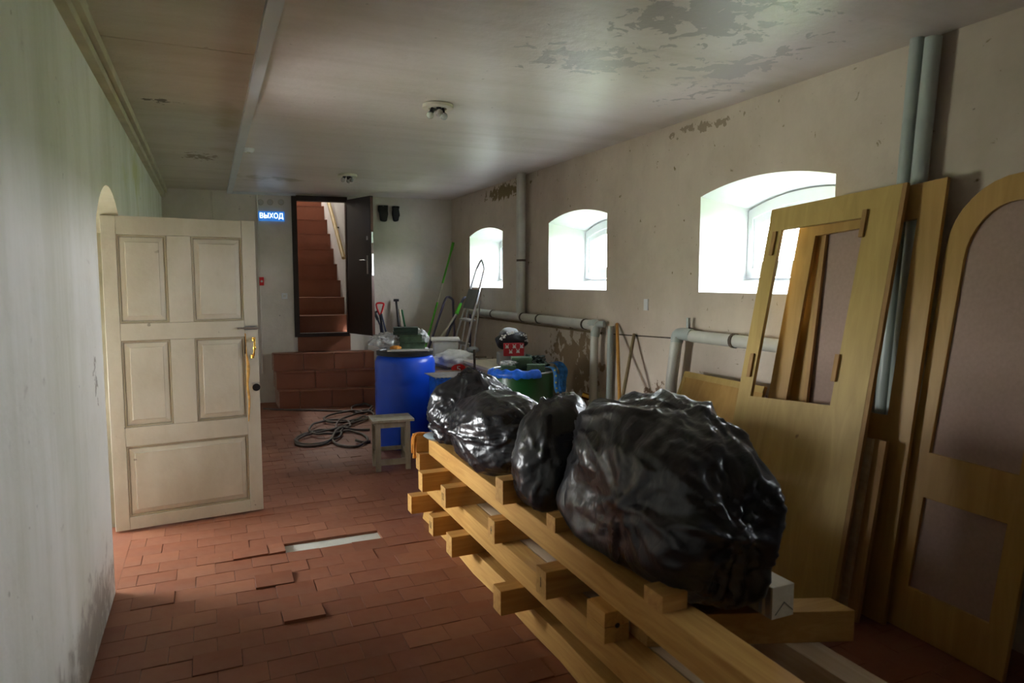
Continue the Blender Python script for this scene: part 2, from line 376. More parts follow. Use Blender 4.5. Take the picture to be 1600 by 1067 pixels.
def smooth_path(pts, k=8, closed=False):
    pts = [Vector(p) for p in pts]; out = []; L = len(pts); rng = range(L if closed else L-1)
    for i in rng:
        g = (lambda j: pts[j % L]) if closed else (lambda j: pts[max(0, min(L-1, j))])
        p0, p1, p2, p3 = g(i-1), g(i), g(i+1), g(i+2)
        for q in range(k):
            t_ = q/k; out.append(.5*((2*p1)+(p2-p0)*t_+(2*p0-5*p1+4*p2-p3)*t_*t_+(3*p1-p0-3*p2+p3)*t_**3))
    if not closed: out.append(pts[-1])
    return out

# ================================================================== THE SETTING
YF = -3.2
# floor: mortar bed + tiles
floor = struct('floor', 'terracotta tiled basement floor with loose and sunken tiles', 'floor', MB().box(XL-.45, XR, YF, 9.75, -.12, -.022).box(-2.5, XL-.45, 3, 7, -.12, -.022), 'grout')
TL, TW = .195, .15
cands = []
kx0 = int((XL-.37)/TL)-2
for j in range(-48, 38):
    y1 = 4.33+TW*(j+1); y0 = y1-TW
    if y0 < YF or y0 > 9.65: continue
    st = (TL/2 if j % 2 else 0)
    for i in range(-6, 16):
        x0 = .37+TL*i+st; x1 = x0+TL
        if x1 < XL-.02 or x0 > XR: continue
        x0c, x1c = max(x0, XL+.0), min(x1, XR)
        if x1c-x0c < .03: continue
        if j == -1 and x0 > .3 and x1 < 1.0: continue       # the missing tiles
        if j == -1 and x0 <= .37 < x1: x1c = .37
        if j == -1 and x0 < .95 <= x1: x0c = .955
        cands.append((x0c, x1c, y0, min(y1, 9.72 - .11*x0c)))
def vis(c):
    x, y = (c[0]+c[1])/2, (c[2]+c[3])/2
    if y < .8: return 1e9
    d = Vector((x, y, 0))-EYE; z = d.dot(Fv); px = 800+F_PX*d.dot(Rv)/z; py = 533.5-F_PX*d.dot(Uv)/z
    if not (-60 < px < 1660 and -40 < py < 1110): return 1e8
    if x > 1.55 and y < 4.6: return 1e6+z
    if x < .3 and y > 5.0: return 1e6+z
    if x > 2.0: return 1e6+z
    return z
cands.sort(key=vis)
raised = {}
def tile_shape(mb, c, loc=False):
    x0, x1, y0, y1 = c; g = .0007
    rr = random.random(); dz = random.gauss(0, .0006); tx = random.gauss(0, .0007); ty = random.gauss(0, .0007)
    if rr < .03: dz += .004
    cx, cy_ = (x0+x1)/2, (y0+y1)/2
    if abs(cx-.27) < .12 and abs(cy_-4.25) < .05: dz, tx = .011, .002
    if abs(cx-.25) < .15 and abs(cy_-3.8) < .05: dz, ty = .012, .004
    if abs(cx-.05) < .1 and abs(cy_-3.05) < .08: dz, ty = .010, .005
    if abs(cx-.45) < .1 and abs(cy_-3.35) < .08: dz, ty = .008, -.006
    if abs(cx-1.05) < .12 and abs(cy_-3.95) < .08: dz = -.004
    a, b, cc, d = dz-tx-ty, dz+tx-ty, dz+tx+ty, dz-tx+ty
    hx, hy = (x1-x0)/2-g, (y1-y0)/2-g*1.2
    X, Y = (0, 0) if loc else (cx, cy_)
    e = .0012
    mb.hexa([(X-hx, Y-hy, -.026), (X+hx, Y-hy, -.026), (X+hx, Y+hy, -.026), (X-hx, Y+hy, -.026),
             (X-hx, Y-hy, a-e), (X+hx, Y-hy, b-e), (X+hx, Y+hy, cc-e), (X-hx, Y+hy, d-e)])
    # small chamfered top
    mb.hexa([(X-hx, Y-hy, a-e), (X+hx, Y-hy, b-e), (X+hx, Y+hy, cc-e), (X-hx, Y+hy, d-e),
             (X-hx+e, Y-hy+e, a), (X+hx-e, Y-hy+e, b), (X+hx-e, Y+hy-e, cc), (X-hx+e, Y+hy-e, d)])
    return cx, cy_
rest = MB()
for n_, c in enumerate(cands):
    if n_ < 290:
        mb = MB(); cx, cy_ = tile_shape(mb, c, True)
        o = obj('tile', mb, 'tile', None, recalc=False); o.location = (cx, cy_, 0); o.parent = floor
    else: tile_shape(rest, c)
o = obj('tiles', rest, 'tile', floor, recalc=False); o['kind'] = 'stuff'
# doorway threshold floor and side room floor
obj('doorway_floor', MB().box(-2.5, XL, 3, 7, -.022, -.001), 'tile', floor)
obj('mortar_bed', MB().box(.36, .97, 4.17, 4.34, -.03, -.016), 'mortar', floor)

# ceiling: right field lower by a batten's thickness, left field
ceil = struct('ceiling', 'low stained ceiling with flaking paint and panel joints', 'ceiling', MB().box(.31, XR+.05, YF, 9.8, H, H+.12), 'ceiling')
cl = MB()
for a, b in [(-3.3, -.2), (-.197, 3.885), (3.893, 7.87), (7.878, 9.8)]: cl.box(XL-.6, .31, a, b, H+.012, H+.12)
cl.box(XL-.6, .31, YF, 9.8, H+.022, H+.12)
obj('left_field', cl, 'ceiling_left', ceil)
struct('trim_1', 'pale bluish batten strip running along the ceiling between its two fields', 'trim', MB().box(.262, .325, YF, 9.68, H-.028, H+.02), 'strip')
struct('trim_2', 'thin grey batten along the ceiling edge above the back wall', 'trim',
       MB().hexa([(.3, 9.62, H-.03), (1.1, 9.535, H-.03), (1.1, 9.60, H-.03), (.3, 9.68, H-.03), (.3, 9.62, H), (1.1, 9.535, H), (1.1, 9.60, H), (.3, 9.68, H)]), 'strip')
struct('trim_3', 'cream cornice board in the corner of left wall and ceiling', 'trim', MB().box(XL, XL+.045, YF, 9.74, H-.10, H-.055).box(XL, XL+.075, YF, 3.5, H-.055, H+.012).box(XL, XL+.07, 3.52, 9.74, H-.045, H+.012), 'cornice')

# right wall with five arched windows
def rin(s, z, w_): return (XR, s, z)
def rout(s, z, w_): return (XO, s, z)
outer = [(YF, -.12), (9.9, -.12), (9.9, H+.12), (YF, H+.12)]
ih = [arc(a, b, 1.544, 2.215, .075) for a, b in WINS]
oh = [arc(a+.01, b-.02, 1.655, 2.13, .10) for a, b in WINS]
wr = MB().plate([outer]+ih, rin, 0, 0, caps=(1,0), sides=False).plate([outer]+oh, rout, 0, 0, caps=(1,0), sides=False)
wall_right = struct('wall_right', 'tan plaster wall with arched window niches and peeling damp patches', 'wall', wr, 'wall_right', recalc=False)
rv = MB()
for a, b in zip(ih, oh):
    k = len(rv.v); n = len(a); rv.v += [Vector((XR, s, z)) for s, z in a]+[Vector((XO, s, z)) for s, z in b]
    rv.f += [(k+i, k+(i+1) % n, k+n+(i+1) % n, k+n+i) for i in range(n)]
obj('window_reveal', rv, 'white_reveal', wall_right)
for i, (a, b) in enumerate(WINS):
    w_ = struct('window_%d' % (i+1), ['arched white basement window farthest away beside the ladder', 'middle arched white basement window', 'nearest arched white window behind the leaning cut-out panel',
                'arched white window nearer than the leaning boards, out of frame'][i], 'window', loc=(XO, (a+b)/2, 1.655))
    o1 = arc(a+.01, b-.02, 1.655, 2.13, .10); o2 = arc(a+.055, b-.065, 1.715, 2.075, .08)
    obj('window_frame', MB().plate([o1, o2], lambda u, v, q: (q, u, v), XO-.10, XO-.02), 'window_white', w_)
    s1 = arc(a+.055, b-.065, 1.715, 2.075, .08); s2 = arc(a+.10, b-.11, 1.765, 2.03, .07)
    sh_ = obj('sash', MB().plate([s1, s2], lambda u, v, q: (q, u, v), XO-.085, XO-.04), 'window_white', w_)
    obj('pane', MB().plate([s2], lambda u, v, q: (q, u, v), XO-.066, XO-.062), 'glass', sh_)

# back wall (slightly askew), with the raised doorway
def bk(s, z, w_): return (s, 9.70-.11*s+w_, z)
dz0, dz1, dx0, dx1 = .905, 2.74, 1.075, 1.76
wb = MB().plate([[(XL-.1, -.12), (XR+.6, -.12), (XR+.6, H+.1), (XL-.1, H+.1)], [(dx0, dz0), (dx1, dz0), (dx1, dz1), (dx0, dz1)]], bk, 0, .18)
struct('wall_back', 'off-white plaster back wall with a raised dark doorway', 'wall', wb, 'wall_back')
# left wall with arched doorway
def li(s, z, w_): return (XL, s, z)
def lo(s, z, w_): return (XL-.45, s, z)
dh = arc(3.99, 5.09, -.12, 1.93, .23, 20); dh2 = arc(3.99+.04, 5.09+.02, -.12, 1.93, .23, 20)
wl = MB().plate([[(YF, -.12), (9.9, -.12), (9.9, H+.12), (YF, H+.12)], dh], li, 0, 1, fn2=lo, sides=False)
rvl = MB(); rvl.v = [Vector(li(a, b, 0)) for a, b in dh]+[Vector(lo(a, b, 0)) for a, b in dh]
rvl.f = [(i, (i+1) % len(dh), len(dh)+(i+1) % len(dh), len(dh)+i) for i in range(1, len(dh))]
wall_left = struct('wall_left', 'pale painted left wall with mould tint and arched doorway', 'wall', wl, 'wall_left')
struct('wall_front', 'plain plaster wall behind the viewpoint', 'wall', MB().box(XL-.1, XR+.1, YF-.1, YF, -.12, H+.1), 'wall_back')
obj('doorway_reveal', rvl, flat('dimmed_jamb_beige', (.33,.30,.215), .7, nscale=4, var=.2), wall_left)  # beige darkened so the window-lit arch recess reads as dim; shade in the colour
# side room behind the arched doorway
sr = MB().box(XL-2.0, XL-.4, 3.3, 3.4, -.1, 2.6).box(XL-2.0, XL-.4, 6.9, 7.0, -.1, 2.6).box(XL-2.0, XL-.4, 3.3, 7, 2.5, 2.6)
y0, y1, z0, z1 = SIDE_WIN
sr.plate([[(3.3, -.1), (7, -.1), (7, 2.6), (3.3, 2.6)], [(y0, z0), (y1, z0), (y1, z1), (y0, z1)]], lambda u, v, q: (q, u, v), -2.5, -2.4)
struct('wall_side', 'beige walls of the side room behind the arched doorway', 'wall', sr, 'wall_back')
# outside ground
struct('ground', 'grass outside at the level of the window sills', 'ground', MB().add([(XO+.02, -30, 1.52), (40, -30, 1.9), (40, 40, 1.9), (XO+.02, 40, 1.52)], [(0,1,2,3)]).add([(-2.52, -30, .85), (-2.52, 40, .85), (-40, 40, 1.0), (-40, -30, 1.0)], [(0,1,2,3)]), 'grass')

# entrance steps in front of the back wall
RH = .905/4
def sy(k, x): return 9.15-.15*x+.17*k
steps = struct('stairs', 'terracotta tiled steps leading up through the dark doorway', 'stairs', loc=(1.3, 9.2, 0))
XS0, XS1 = [.775, .76, .745], 2.03
for k in range(3):
    xa = XS0[k]; z0, z1 = RH*k, RH*(k+1)
    m_ = MB().hexa([(xa, sy(k, xa)+.012, z0), (XS1, sy(k, XS1)+.012, z0), (XS1, 9.70-.11*XS1, z0), (xa, 9.70-.11*xa, z0),
                    (xa, sy(k, xa)+.012, z1-.012), (XS1, sy(k, XS1)+.012, z1-.012), (XS1, 9.70-.11*XS1, z1-.012), (xa, 9.70-.11*xa, z1-.012)])
    obj('step_core', m_, 'riser_grout', steps)
    # tread nosing and riser tiles
    cuts = [xa]; x = xa+[.25, .48, .37][k]
    while x < XS1-.1: cuts.append(x); x += .39
    cuts.append(XS1)
    for a, b in zip(cuts, cuts[1:]):
        g = .0045
        t_ = MB().hexa([(a+g, sy(k, a), z0+.004), (b-g, sy(k, b), z0+.004), (b-g, sy(k, b)+.013, z0+.004), (a+g, sy(k, a)+.013, z0+.004),
                        (a+g, sy(k, a), z1-.016), (b-g, sy(k, b), z1-.016), (b-g, sy(k, b)+.013, z1-.016), (a+g, sy(k, a)+.013, z1-.016)])
        obj('riser_tile', t_, 'stair_tile', steps)
        t_ = MB().hexa([(a+g, sy(k, a)-.008, z1-.014), (b-g, sy(k, b)-.008, z1-.014), (b-g, sy(k+1.2, b), z1-.014), (a+g, sy(k+1.2, a), z1-.014),
                        (a+g, sy(k, a)-.008, z1), (b-g, sy(k, b)-.008, z1), (b-g, sy(k+1.2, b), z1), (a+g, sy(k+1.2, a), z1)])
        obj('tread_tile', t_, 'stair_tile', steps)
# fourth riser, in the plane of the wall, and the flight beyond
obj('upper_riser', MB().hexa([(1.08, 9.56, 3*RH), (1.77, 9.485, 3*RH), (1.77, 9.52, 3*RH), (1.08, 9.60, 3*RH), (1.08, 9.56, .9), (1.77, 9.485, .9), (1.77, 9.52, .9), (1.08, 9.60, .9)]), 'stair_tile', steps)
for i in range(14):
    z1 = .905+.245*(i+1); y = 9.60+.28*(i+1)-.09
    z0 = z1-.245
    obj('upper_step', MB().box(.75, 1.80, y, y+.32, z0-.02, z1-.015).box(.75, 1.80, y-.012, y+.3, z1-.015, z1), 'stair_tile', steps)
obj('upper_landing', MB().box(1.08, 1.76, 9.56, 9.9, .85, .9), 'stair_tile', steps)
sw = MB().box(1.80, 1.9, 9.52, 14, .6, 6).box(.65, .75, 9.7, 14, .6, 6).box(.65, 1.9, 13.6, 13.7, .6, 6).box(.65, 1.9, 9.7, 14, 5.6, 5.7)
sw.box(.65, 1.9, 9.62, 9.72, H+.1, 5.7)
struct('wall_stairwell', 'white walls enclosing the flight of stairs', 'wall', sw, 'white_reveal')
lamp = thing('stairwell_lamp', 'round lamp on the stairwell ceiling out of view', 'lamp', (1.4, 12.6, 5.6))
obj('lamp_body', MB().lathe([(.16, 5.55), (.18, 5.6)], (1.4, 12.6, 0), 20), 'lampwhite', lamp)
# handrail
hr = thing('handrail', 'light wooden handrail on black brackets in the stairwell', 'handrail', (1.77, 9.8, 1.9))
pa = at(537, 403, 0, 1.74); pb = at(514, 318, 0, 1.74); dd = (pb-pa)
obj('rail', MB().tube([pa, pa+dd*1.15], .028, 10), 'handrail', hr, True)
for q in (.09, .6):
    p = pa+dd*q; obj('bracket', MB().tube([p+Vector((0,0,-.03)), p+Vector((.03,0,-.05)), p+Vector((.06,0,-.05))], .009, 8).lathe([(.025, -.01), (.025, .01)], p+Vector((.05,0,-.05)), 12), 'black', hr)

# dark steel door
d2 = struct('door_2', 'dark brown steel door standing open at the top of the steps', 'door', loc=(1.76, 9.5, .905))
obj('door_frame', MB().plate([[(dx0-.03, dz0-.03), (dx1+.0, dz0-.03), (dx1+.0, dz1+.02), (dx0-.03, dz1+.02)], [(dx0+.035, dz0+.02), (dx1-.02, dz0+.02), (dx1-.02, dz1-.05), (dx0+.035, dz1-.05)]], bk, -.03, .07), 'doorbrown', d2)
hx, hy = 1.745, 9.455
ux, uy = (1.925-hx), (8.90-hy); L = math.hypot(ux, uy); ux, uy = ux/L, uy/L; nx, ny = -uy, ux   # n points to +x side (free face)
def leaf2(u, v, q): return (hx+ux*u+nx*q, hy+uy*u+ny*q, v)
LW = .62
obj('leaf', MB().plate([[(0, .915), (LW, .915), (LW, 2.72), (0, 2.72)]], leaf2, 0, .045), 'doorbrown', d2, bevel=.004)
obj('leaf_edge', MB().plate([[(LW+.001, .93), (LW+.004, .93), (LW+.004, 2.70), (LW+.001, 2.70)]], leaf2, .004, .04), 'dooredge', d2)
obj('lock_plate', MB().plate([[(LW+.005, 1.70), (LW+.009, 1.70), (LW+.009, 1.98), (LW+.005, 1.98)]], leaf2, .01, .034).plate([[(LW+.005, 2.12), (LW+.009, 2.12), (LW+.009, 2.26), (LW+.005, 2.26)]], leaf2, .01, .034), 'steel', d2)
h_ = obj('handle', MB().plate([[(LW-.10, 1.72), (LW-.065, 1.72), (LW-.065, 1.96), (LW-.10, 1.96)]], leaf2, -.006, 0).tube([leaf2(LW-.082, 1.90, 0), leaf2(LW-.082, 1.90, -.045), leaf2(LW-.20, 1.90, -.05)], .008, 8), 'steel', d2, True)
obj('keyhole_cover', MB().plate([[(LW-.10, 2.16), (LW-.065, 2.16), (LW-.065, 2.21), (LW-.10, 2.21)]], leaf2, -.006, 0), 'steel', d2)

# ---------------- white panelled door leaf, open at right angles to the left wall
A0 = Vector((-.600, 4.945, .012)); A1 = Vector((.304, 5.035, .012)); DU = (A1-A0); DW = DU.length; DU.normalize(); DN = Vector((DU.y, -DU.x, 0))  # towards camera
def dl(u, v, q): return A0+DU*u+Vector((0,0,v))+DN*q
d1 = struct('door_1', 'old white panelled door leaf with split stile standing open', 'door', loc=tuple(A0))
DH = 2.02
# measured panel openings (u0,u1,v0,v1)
def uof(x): 
    d = ray(x, 560); n_ = DN; t_ = (A0-EYE).dot(n_)/d.dot(n_); return (EYE+d*t_-A0).dot(DU)
def vof(x, y):
    d = ray(x, y); t_ = (A0-EYE).dot(DN)/d.dot(DN); return (EYE+d*t_).z-A0.z
PU = [(uof(190), uof(268)), (uof(305), uof(384))]
PV = [(vof(265, 504), vof(265, 368)), (vof(265, 663), vof(265, 530))]
PB = (uof(196), uof(386), vof(290, 796), vof(290, 689))
def rect(u0, u1, v0, v1): return [(u0, v0), (u1, v0), (u1, v1), (u0, v1)]
TH = .036
us0, us1 = PU[0][0], PU[1][1]
cs0, cs1 = PU[0][1], PU[1][0]
obj('stile', MB().plate([rect(0, us0, 0, DH)], dl, -TH, 0), 'whitewood', d1, bevel=.002)
obj('stile', MB().plate([rect(us1, DW, 0, DH)], dl, -TH, 0), 'whitewood', d1, bevel=.002)
g = .0015
rails = [(PV[0][1], DH), (PV[1][1], PV[0][0]), (PB[3], PV[1][0]), (0, PB[2])]
for a, b in rails: obj('rail', MB().plate([rect(us0+g, us1-g, a, b)], dl, -TH, -.0005), 'whitewood', d1, bevel=.002)
for a, b in ((PV[0][0], PV[0][1]), (PV[1][0], PV[1][1])): obj('mullion', MB().plate([rect(cs0, cs1, a+g, b-g)], dl, -TH, -.0005), 'whitewood', d1, bevel=.002)
cells = [(PU[i][0], PU[i][1], PV[j][0], PV[j][1]) for j in (0, 1) for i in (0, 1)]+[(us0, us1, PB[2], PB[3])]
def raised_panel(c, crack=False):
    u0, u1, v0, v1 = c
    bw = .045
    mb = MB()
    lv = [(0, -.014), (.012, -.018), (.02, -.012), (bw, -.006), (bw+.004, -.002)]
    rings = [[dl(u0+o_, v0+o_, q), dl(u1-o_, v0+o_, q), dl(u1-o_, v1-o_, q), dl(u0+o_, v1-o_, q)] for o_, q in lv]
    for i, r in enumerate(rings): mb.v += r
    for i in range(len(rings)-1):
        for j in range(4): mb.f.append((i*4+j, i*4+(j+1) % 4, i*4+4+(j+1) % 4, i*4+4+j))
    k = 4*(len(rings)-1); mb.f.append((k, k+1, k+2, k+3))
    mb.v += [dl(u0, v0, -.03), dl(u1, v0, -.03), dl(u1, v1, -.03), dl(u0, v1, -.03)]; k2 = len(mb.v)-4
    mb.f.append((k2+3, k2+2, k2+1, k2))
    for j in range(4): mb.f.append((j, (j+1) % 4, k2+(j+1) % 4, k2+j))
    p = obj('panel', mb, 'whitewood', d1)
    fr = MB().plate([rect(u0+.001, u1-.001, v0+.001, v1-.001), rect(u0+.013, u1-.013, v0+.013, v1-.013)], dl, -.02, -.006)
    obj('moulding', fr, 'darkborder', p if False else d1, bevel=.003)
for c in cells: raised_panel(c)
# split in the lock stile
sp = smooth_path([dl(us1+.002+dx, v, .0008) for dx, v in [(0, PV[1][1]+.02), (.004, PV[1][1]-.12), (.012, PV[1][1]-.22), (.004, PV[1][1]-.34), (.012, PV[1][1]-.45), (.003, PV[1][0]-.03)]], 4)
obj('split', MB().tube(sp, [.004, .004, .003, .003, .004, .007, .009, .011, .012, .011, .010, .008, .007, .008, .009, .008, .006, .006, .005, .004, .003][:len(sp)], 6), 'crackwood', d1)
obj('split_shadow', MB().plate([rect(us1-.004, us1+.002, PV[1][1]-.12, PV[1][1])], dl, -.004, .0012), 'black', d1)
ub, vb = uof(394), vof(394, 512)
bo = obj('bolt', MB().plate([rect(ub-.045, ub+.04, vb-.014, vb+.014)], dl, 0, .004).tube([dl(ub-.09, vb, .012), dl(ub+.045, vb, .012)], .007, 8).tube([dl(ub-.06, vb, .012), dl(ub-.06, vb+.004, .04)], .005, 8), 'steel', d1, True)
uh, vh = uof(397), vof(397, 543)
obj('handle', MB().tube(smooth_path([dl(uh-.004, vh+.062, .002), dl(uh, vh+.055, .035), dl(uh-.002, vh, .045), dl(uh-.008, vh-.05, .035), dl(uh-.012, vh-.058, .002)], 5), .007, 8).lathe([(.012,-.012),(.012,.012)], dl(uh, vh+.06, .008), 10).lathe([(.012,-.012),(.012,.012)], dl(uh-.012, vh-.06, .008), 10).lathe([(.010,-.01),(.012,0),(.010,.01)], dl(uh-.002, vh, .045), 10), 'brass', d1, True)
uk, vk = uof(399), vof(399, 605)
obj('keyhole', MB().tube([dl(uk, vk, 0), dl(uk, vk, .006)], .026, 16), 'black', d1)
obj('key', MB().tube([dl(uk-.03, vk+.03, .004), dl(uk+.02, vk+.036, .004)], .003, 6), 'steel', d1)

# ================================================================== PIPES, CEILING FITTINGS
def pipe(name, label, pts, r, mat='pipe', collars=(), parent_parts=None, cat='pipe'):
    t_ = thing(name, label, cat, tuple(pts[0]))
    obj('pipe_run', MB().tube(pts, r, 16), mat, t_, True)
    for p, d in collars:
        p = Vector(p); d = Vector(d).normalized(); obj('collar', MB().tube([p-d*.012, p+d*.012], r*1.13, 16), 'rust', t_, True)
    return t_
px_ = XR-.075
tp = pipe('vertical_pipe', 'grey vertical pipe between the far and middle windows', [(px_, 6.80, 1.22), (px_-.015, 6.76, H)], .045, collars=[((px_-.01, 6.78, 1.85), (0,0,1))])
pipe('vertical_pipe', 'thin pale pipe hugging the thick vertical one between windows', [(px_+.01, 6.895, 1.22), (px_, 6.86, H)], .026)
hpipe = pipe('heating_pipe', 'thick grey pipe running level below the middle window', [(px_, 8.35, 1.235), (px_, 5.17, 1.235)], .043, collars=[((px_, 7.6, 1.235), (0,1,0)), ((px_, 6.75, 1.235), (0,1,0)), ((px_, 6.35, 1.235), (0,1,0)), ((px_, 5.4, 1.235), (0,1,0))])
pipe('return_pipe', 'thin brown pipe running just under the thick level pipe', [(px_+.035, 8.3, 1.165), (px_+.035, 5.15, 1.165)], .010, 'oldhandle')
vp1 = thing('drop_pipe', 'grey drop pipe with valve beside the peeling plaster', 'pipe', (px_-.02, 5.20, .3))
obj('pipe_run', MB().tube([(px_-.02, 5.20, 1.235), (px_-.02, 5.22, .50)], .036, 14), 'pipe', vp1, True)
obj('elbow', MB().tube(smooth_path([(px_, 5.30, 1.235), (px_-.005, 5.20, 1.24), (px_-.02, 5.20, 1.14)], 5), .043, 12).tube([(px_-.02, 5.2, 1.24), (px_+.03, 5.12, 1.25)], .030, 12), 'pipe_dark', vp1, True)
obj('valve', MB().tube([(px_-.02, 5.22, .52), (px_-.02, 5.22, .38)], .022, 10).tube([(px_-.08, 5.30, .60), (px_-.02, 5.24, .58)], .03, 10), 'brass', vp1, True)
pipe('drop_pipe', 'darker thin drop pipe just behind the grey one with the valve', [(px_+.03, 5.02, 1.24), (px_+.03, 5.04, .3)], .026, 'pipe_dark')
vp2 = thing('elbow_pipe', 'thick pipe rising then bending level under the nearest window', 'pipe', (px_-.03, 4.02, .2))
obj('pipe_run', MB().tube([(px_-.03, 4.03, 1.20), (px_-.03, 4.08, .90), (px_-.03, 4.12, .3)], .043, 14), 'pipe', vp2, True)
obj('level_run', MB().tube([(px_, 3.90, 1.235), (px_, 2.62, 1.235)], .043, 14), 'pipe', vp2, True)
obj('collar', MB().tube([(px_, 3.48, 1.235), (px_, 3.455, 1.235)], .049, 14), 'rust', vp2, True)
obj('elbow', MB().tube(smooth_path([(px_-.03, 4.03, 1.18), (px_-.02, 4.02, 1.24), (px_, 3.90, 1.24)], 5), .045, 12).tube([(px_+.03, 3.98, 1.20), (px_+.03, 3.98, 1.36)], .014, 8), 'pipe_dark', vp2, True)
pipe('service_cable', 'thin dark cable stretched along the wall between the two pipe elbows', [(XR-.006, 5.1, 1.165), (XR-.006, 4.06, 1.20)], .005, 'rust', cat='cable')
pipe('riser_pipe', 'left of two tall blue-grey pipes rising to the ceiling by leaning boards', [at(1434, 60, 0, XR-.05), at(1410, 310, 0, XR-.05), (XR-.05, 2.41, .9)], .033, 'pipe_dark')
pipe('riser_pipe', 'right of two tall blue-grey pipes rising to the ceiling by leaning boards', [at(1459, 58, 0, XR-.06), at(1434, 300, 0, XR-.06), (XR-.06, 2.33, .9)], .037, 'pipe_dark')
pipe('base_pipe', 'fat beige pipe lying low against the wall beside the green drum', [(XR-.12, 5.9, .14), (XR-.12, 4.3, .14)], .075, 'pipe')
# ceiling lamps
def lampfit(x, y, label, ang):
    t_ = thing('ceiling_lamp', label, 'ceiling lamp', (x, y, H), 'bare bulb ceiling lamps')
    obj('base_ring', MB().lathe([(.085, H), (.10, H-.004), (.102, H-.026), (.094, H-.03), (.06, H-.03), (.055, H-.012)], (x, y, 0), 32), 'lampwhite', t_, True)
    for k in range(3):
        a = ang+k*2.09; cx, cy_ = x+.045*math.cos(a), y+.045*math.sin(a)
        d = Vector((math.cos(a)*.5, math.sin(a)*.5, -1)).normalized()
        p = Vector((x+.03*math.cos(a), y+.03*math.sin(a), H-.02))
        s_ = obj('socket', MB().tube([p, p+d*.03], .016, 10), 'black', t_, True)
        obj('bulb', MB().tube([p+d*.028, p+d*.036, p+d*.048, p+d*.062, p+d*.072, p+d*.077], [.012, .019, .025, .023, .014, .004], 12), 'bulb', s_, 'all')
lampfit(1.421, 4.407, 'white ring lamp with bare bulbs, nearest on the ceiling', .4)
lampfit(1.422, 7.602, 'white ring lamp with bare bulbs, near the dark doorway', 1.2)
sd = thing('smoke_detector', 'small round white smoke detector on the ceiling by the batten', 'smoke detector', (.364, 6.509, H))
obj('housing', MB().lathe([(.05, H), (.05, H-.012), (.038, H-.03), (.02, H-.034)], (.364, 6.509, 0), 24), 'window_white', sd, True)
obj('sensor_ring', MB().lathe([(.018, H-.034), (.018, H-.042)], (.364, 6.509, 0), 16), 'lampwhite', sd, True)

# ================================================================== BACK WALL FITTINGS
def wallbox(name, label, cat, x0, y0, x1, y1, depth, mat, bev=.004):
    p = atback(x0, y1); q = atback(x1, y0)
    t_ = thing(name, label, cat, (p.x, p.y, p.z))
    m_ = MB().plate([[(p.x, p.z), (q.x, p.z), (q.x, q.z), (p.x, q.z)]], bk, -depth, 0)
    return t_, obj('casing', m_, mat, t_, bevel=bev), p, q
es, _, p, q = wallbox('exit_sign', 'lit blue exit sign with white Cyrillic letters left of the dark doorway', 'sign', 404, 331, 444, 345, .03, 'signblue')
cu = bpy.data.curves.new('letters_curve', 'FONT'); cu.body = 'ВЫХОД'; cu.size = 1; cu.extrude = .01
tmp = bpy.data.objects.new('letters_tmp', cu); COL.objects.link(tmp)
bpy.context.view_layer.update()
me = bpy.data.meshes.new_from_object(tmp.evaluated_get(bpy.context.evaluated_depsgraph_get())); bpy.data.objects.remove(tmp)
xs = [v.co.x for v in me.vertices]; ys = [v.co.y for v in me.vertices]
wtx = (q.x-p.x)*.90; htx = (q.z-p.z)*.66
for v in me.vertices:
    u = (v.co.x-min(xs))/(max(xs)-min(xs))*wtx+p.x+(q.x-p.x)*.03 if False else None
x0_, x1_, y0_, y1_ = min(xs), max(xs), min(ys), max(ys)
for v in me.vertices:
    u = p.x+(q.x-p.x)*.05+(v.co.x-x0_)/(x1_-x0_)*wtx; zz = p.z+(q.z-p.z)*.17+(v.co.y-y0_)/(y1_-y0_)*htx
    v.co = Vector(bk(u, zz, -.031-(v.co.z+.01)*.1))-Vector(es.location)
me.materials.append(MT['signwhite']); lt = bpy.data.objects.new('letters', me); COL.objects.link(lt); lt.parent = es
t_, _, p, q = wallbox('fire_alarm', 'small red fire alarm box on the wall beside the white door', 'alarm', 405, 433, 412, 446, .04, 'red')
obj('button', MB().tube([bk((p.x+q.x)/2, (p.z+q.z)/2, -.04), bk((p.x+q.x)/2, (p.z+q.z)/2, -.048)], .015, 12), 'whiteplastic', t_)
t_, _, p, q = wallbox('light_switch', 'small white light switch low left of the dark doorway', 'switch', 440, 458, 449, 467, .015, 'window_white')
obj('rocker', MB().plate([[(p.x+.02, p.z+.02), (q.x-.02, p.z+.02), (q.x-.02, q.z-.02), (p.x+.02, q.z-.02)]], bk, -.02, -.015), 'whiteplastic', t_)
for x, lb in ((407, 'leftmost of three round empty socket patches above the exit sign'), (422, 'middle of three round empty socket patches above the exit sign'), (439, 'rightmost of three round empty socket patches above the exit sign')):
    p = atback(x, 316); t_ = thing('socket_box', lb, 'socket', tuple(p), 'round socket patches')
    obj('rim', MB().tube([bk(p.x, p.z, -.006), bk(p.x, p.z, 0)], .040, 20), 'darkborder', t_, True)
    obj('hole', MB().tube([bk(p.x, p.z, -.007), bk(p.x, p.z, -.0061)], .026, 20), 'mortar', t_)
# conduit left of the sign
p = atback(330, 300)
pipe('conduit', 'thin pale conduit running down the back wall above the white door', [bk(atback(330, 296).x, 2.77, -.012), bk(atback(331, 350).x, 1.2, -.012)], .010, 'wall_back')
pipe('conduit', 'pale conduit in the corner beside the exit sign', [bk(atback(401, 300).x, 2.77, -.012), bk(atback(403, 350).x, .4, -.012)], .013, 'wall_back')
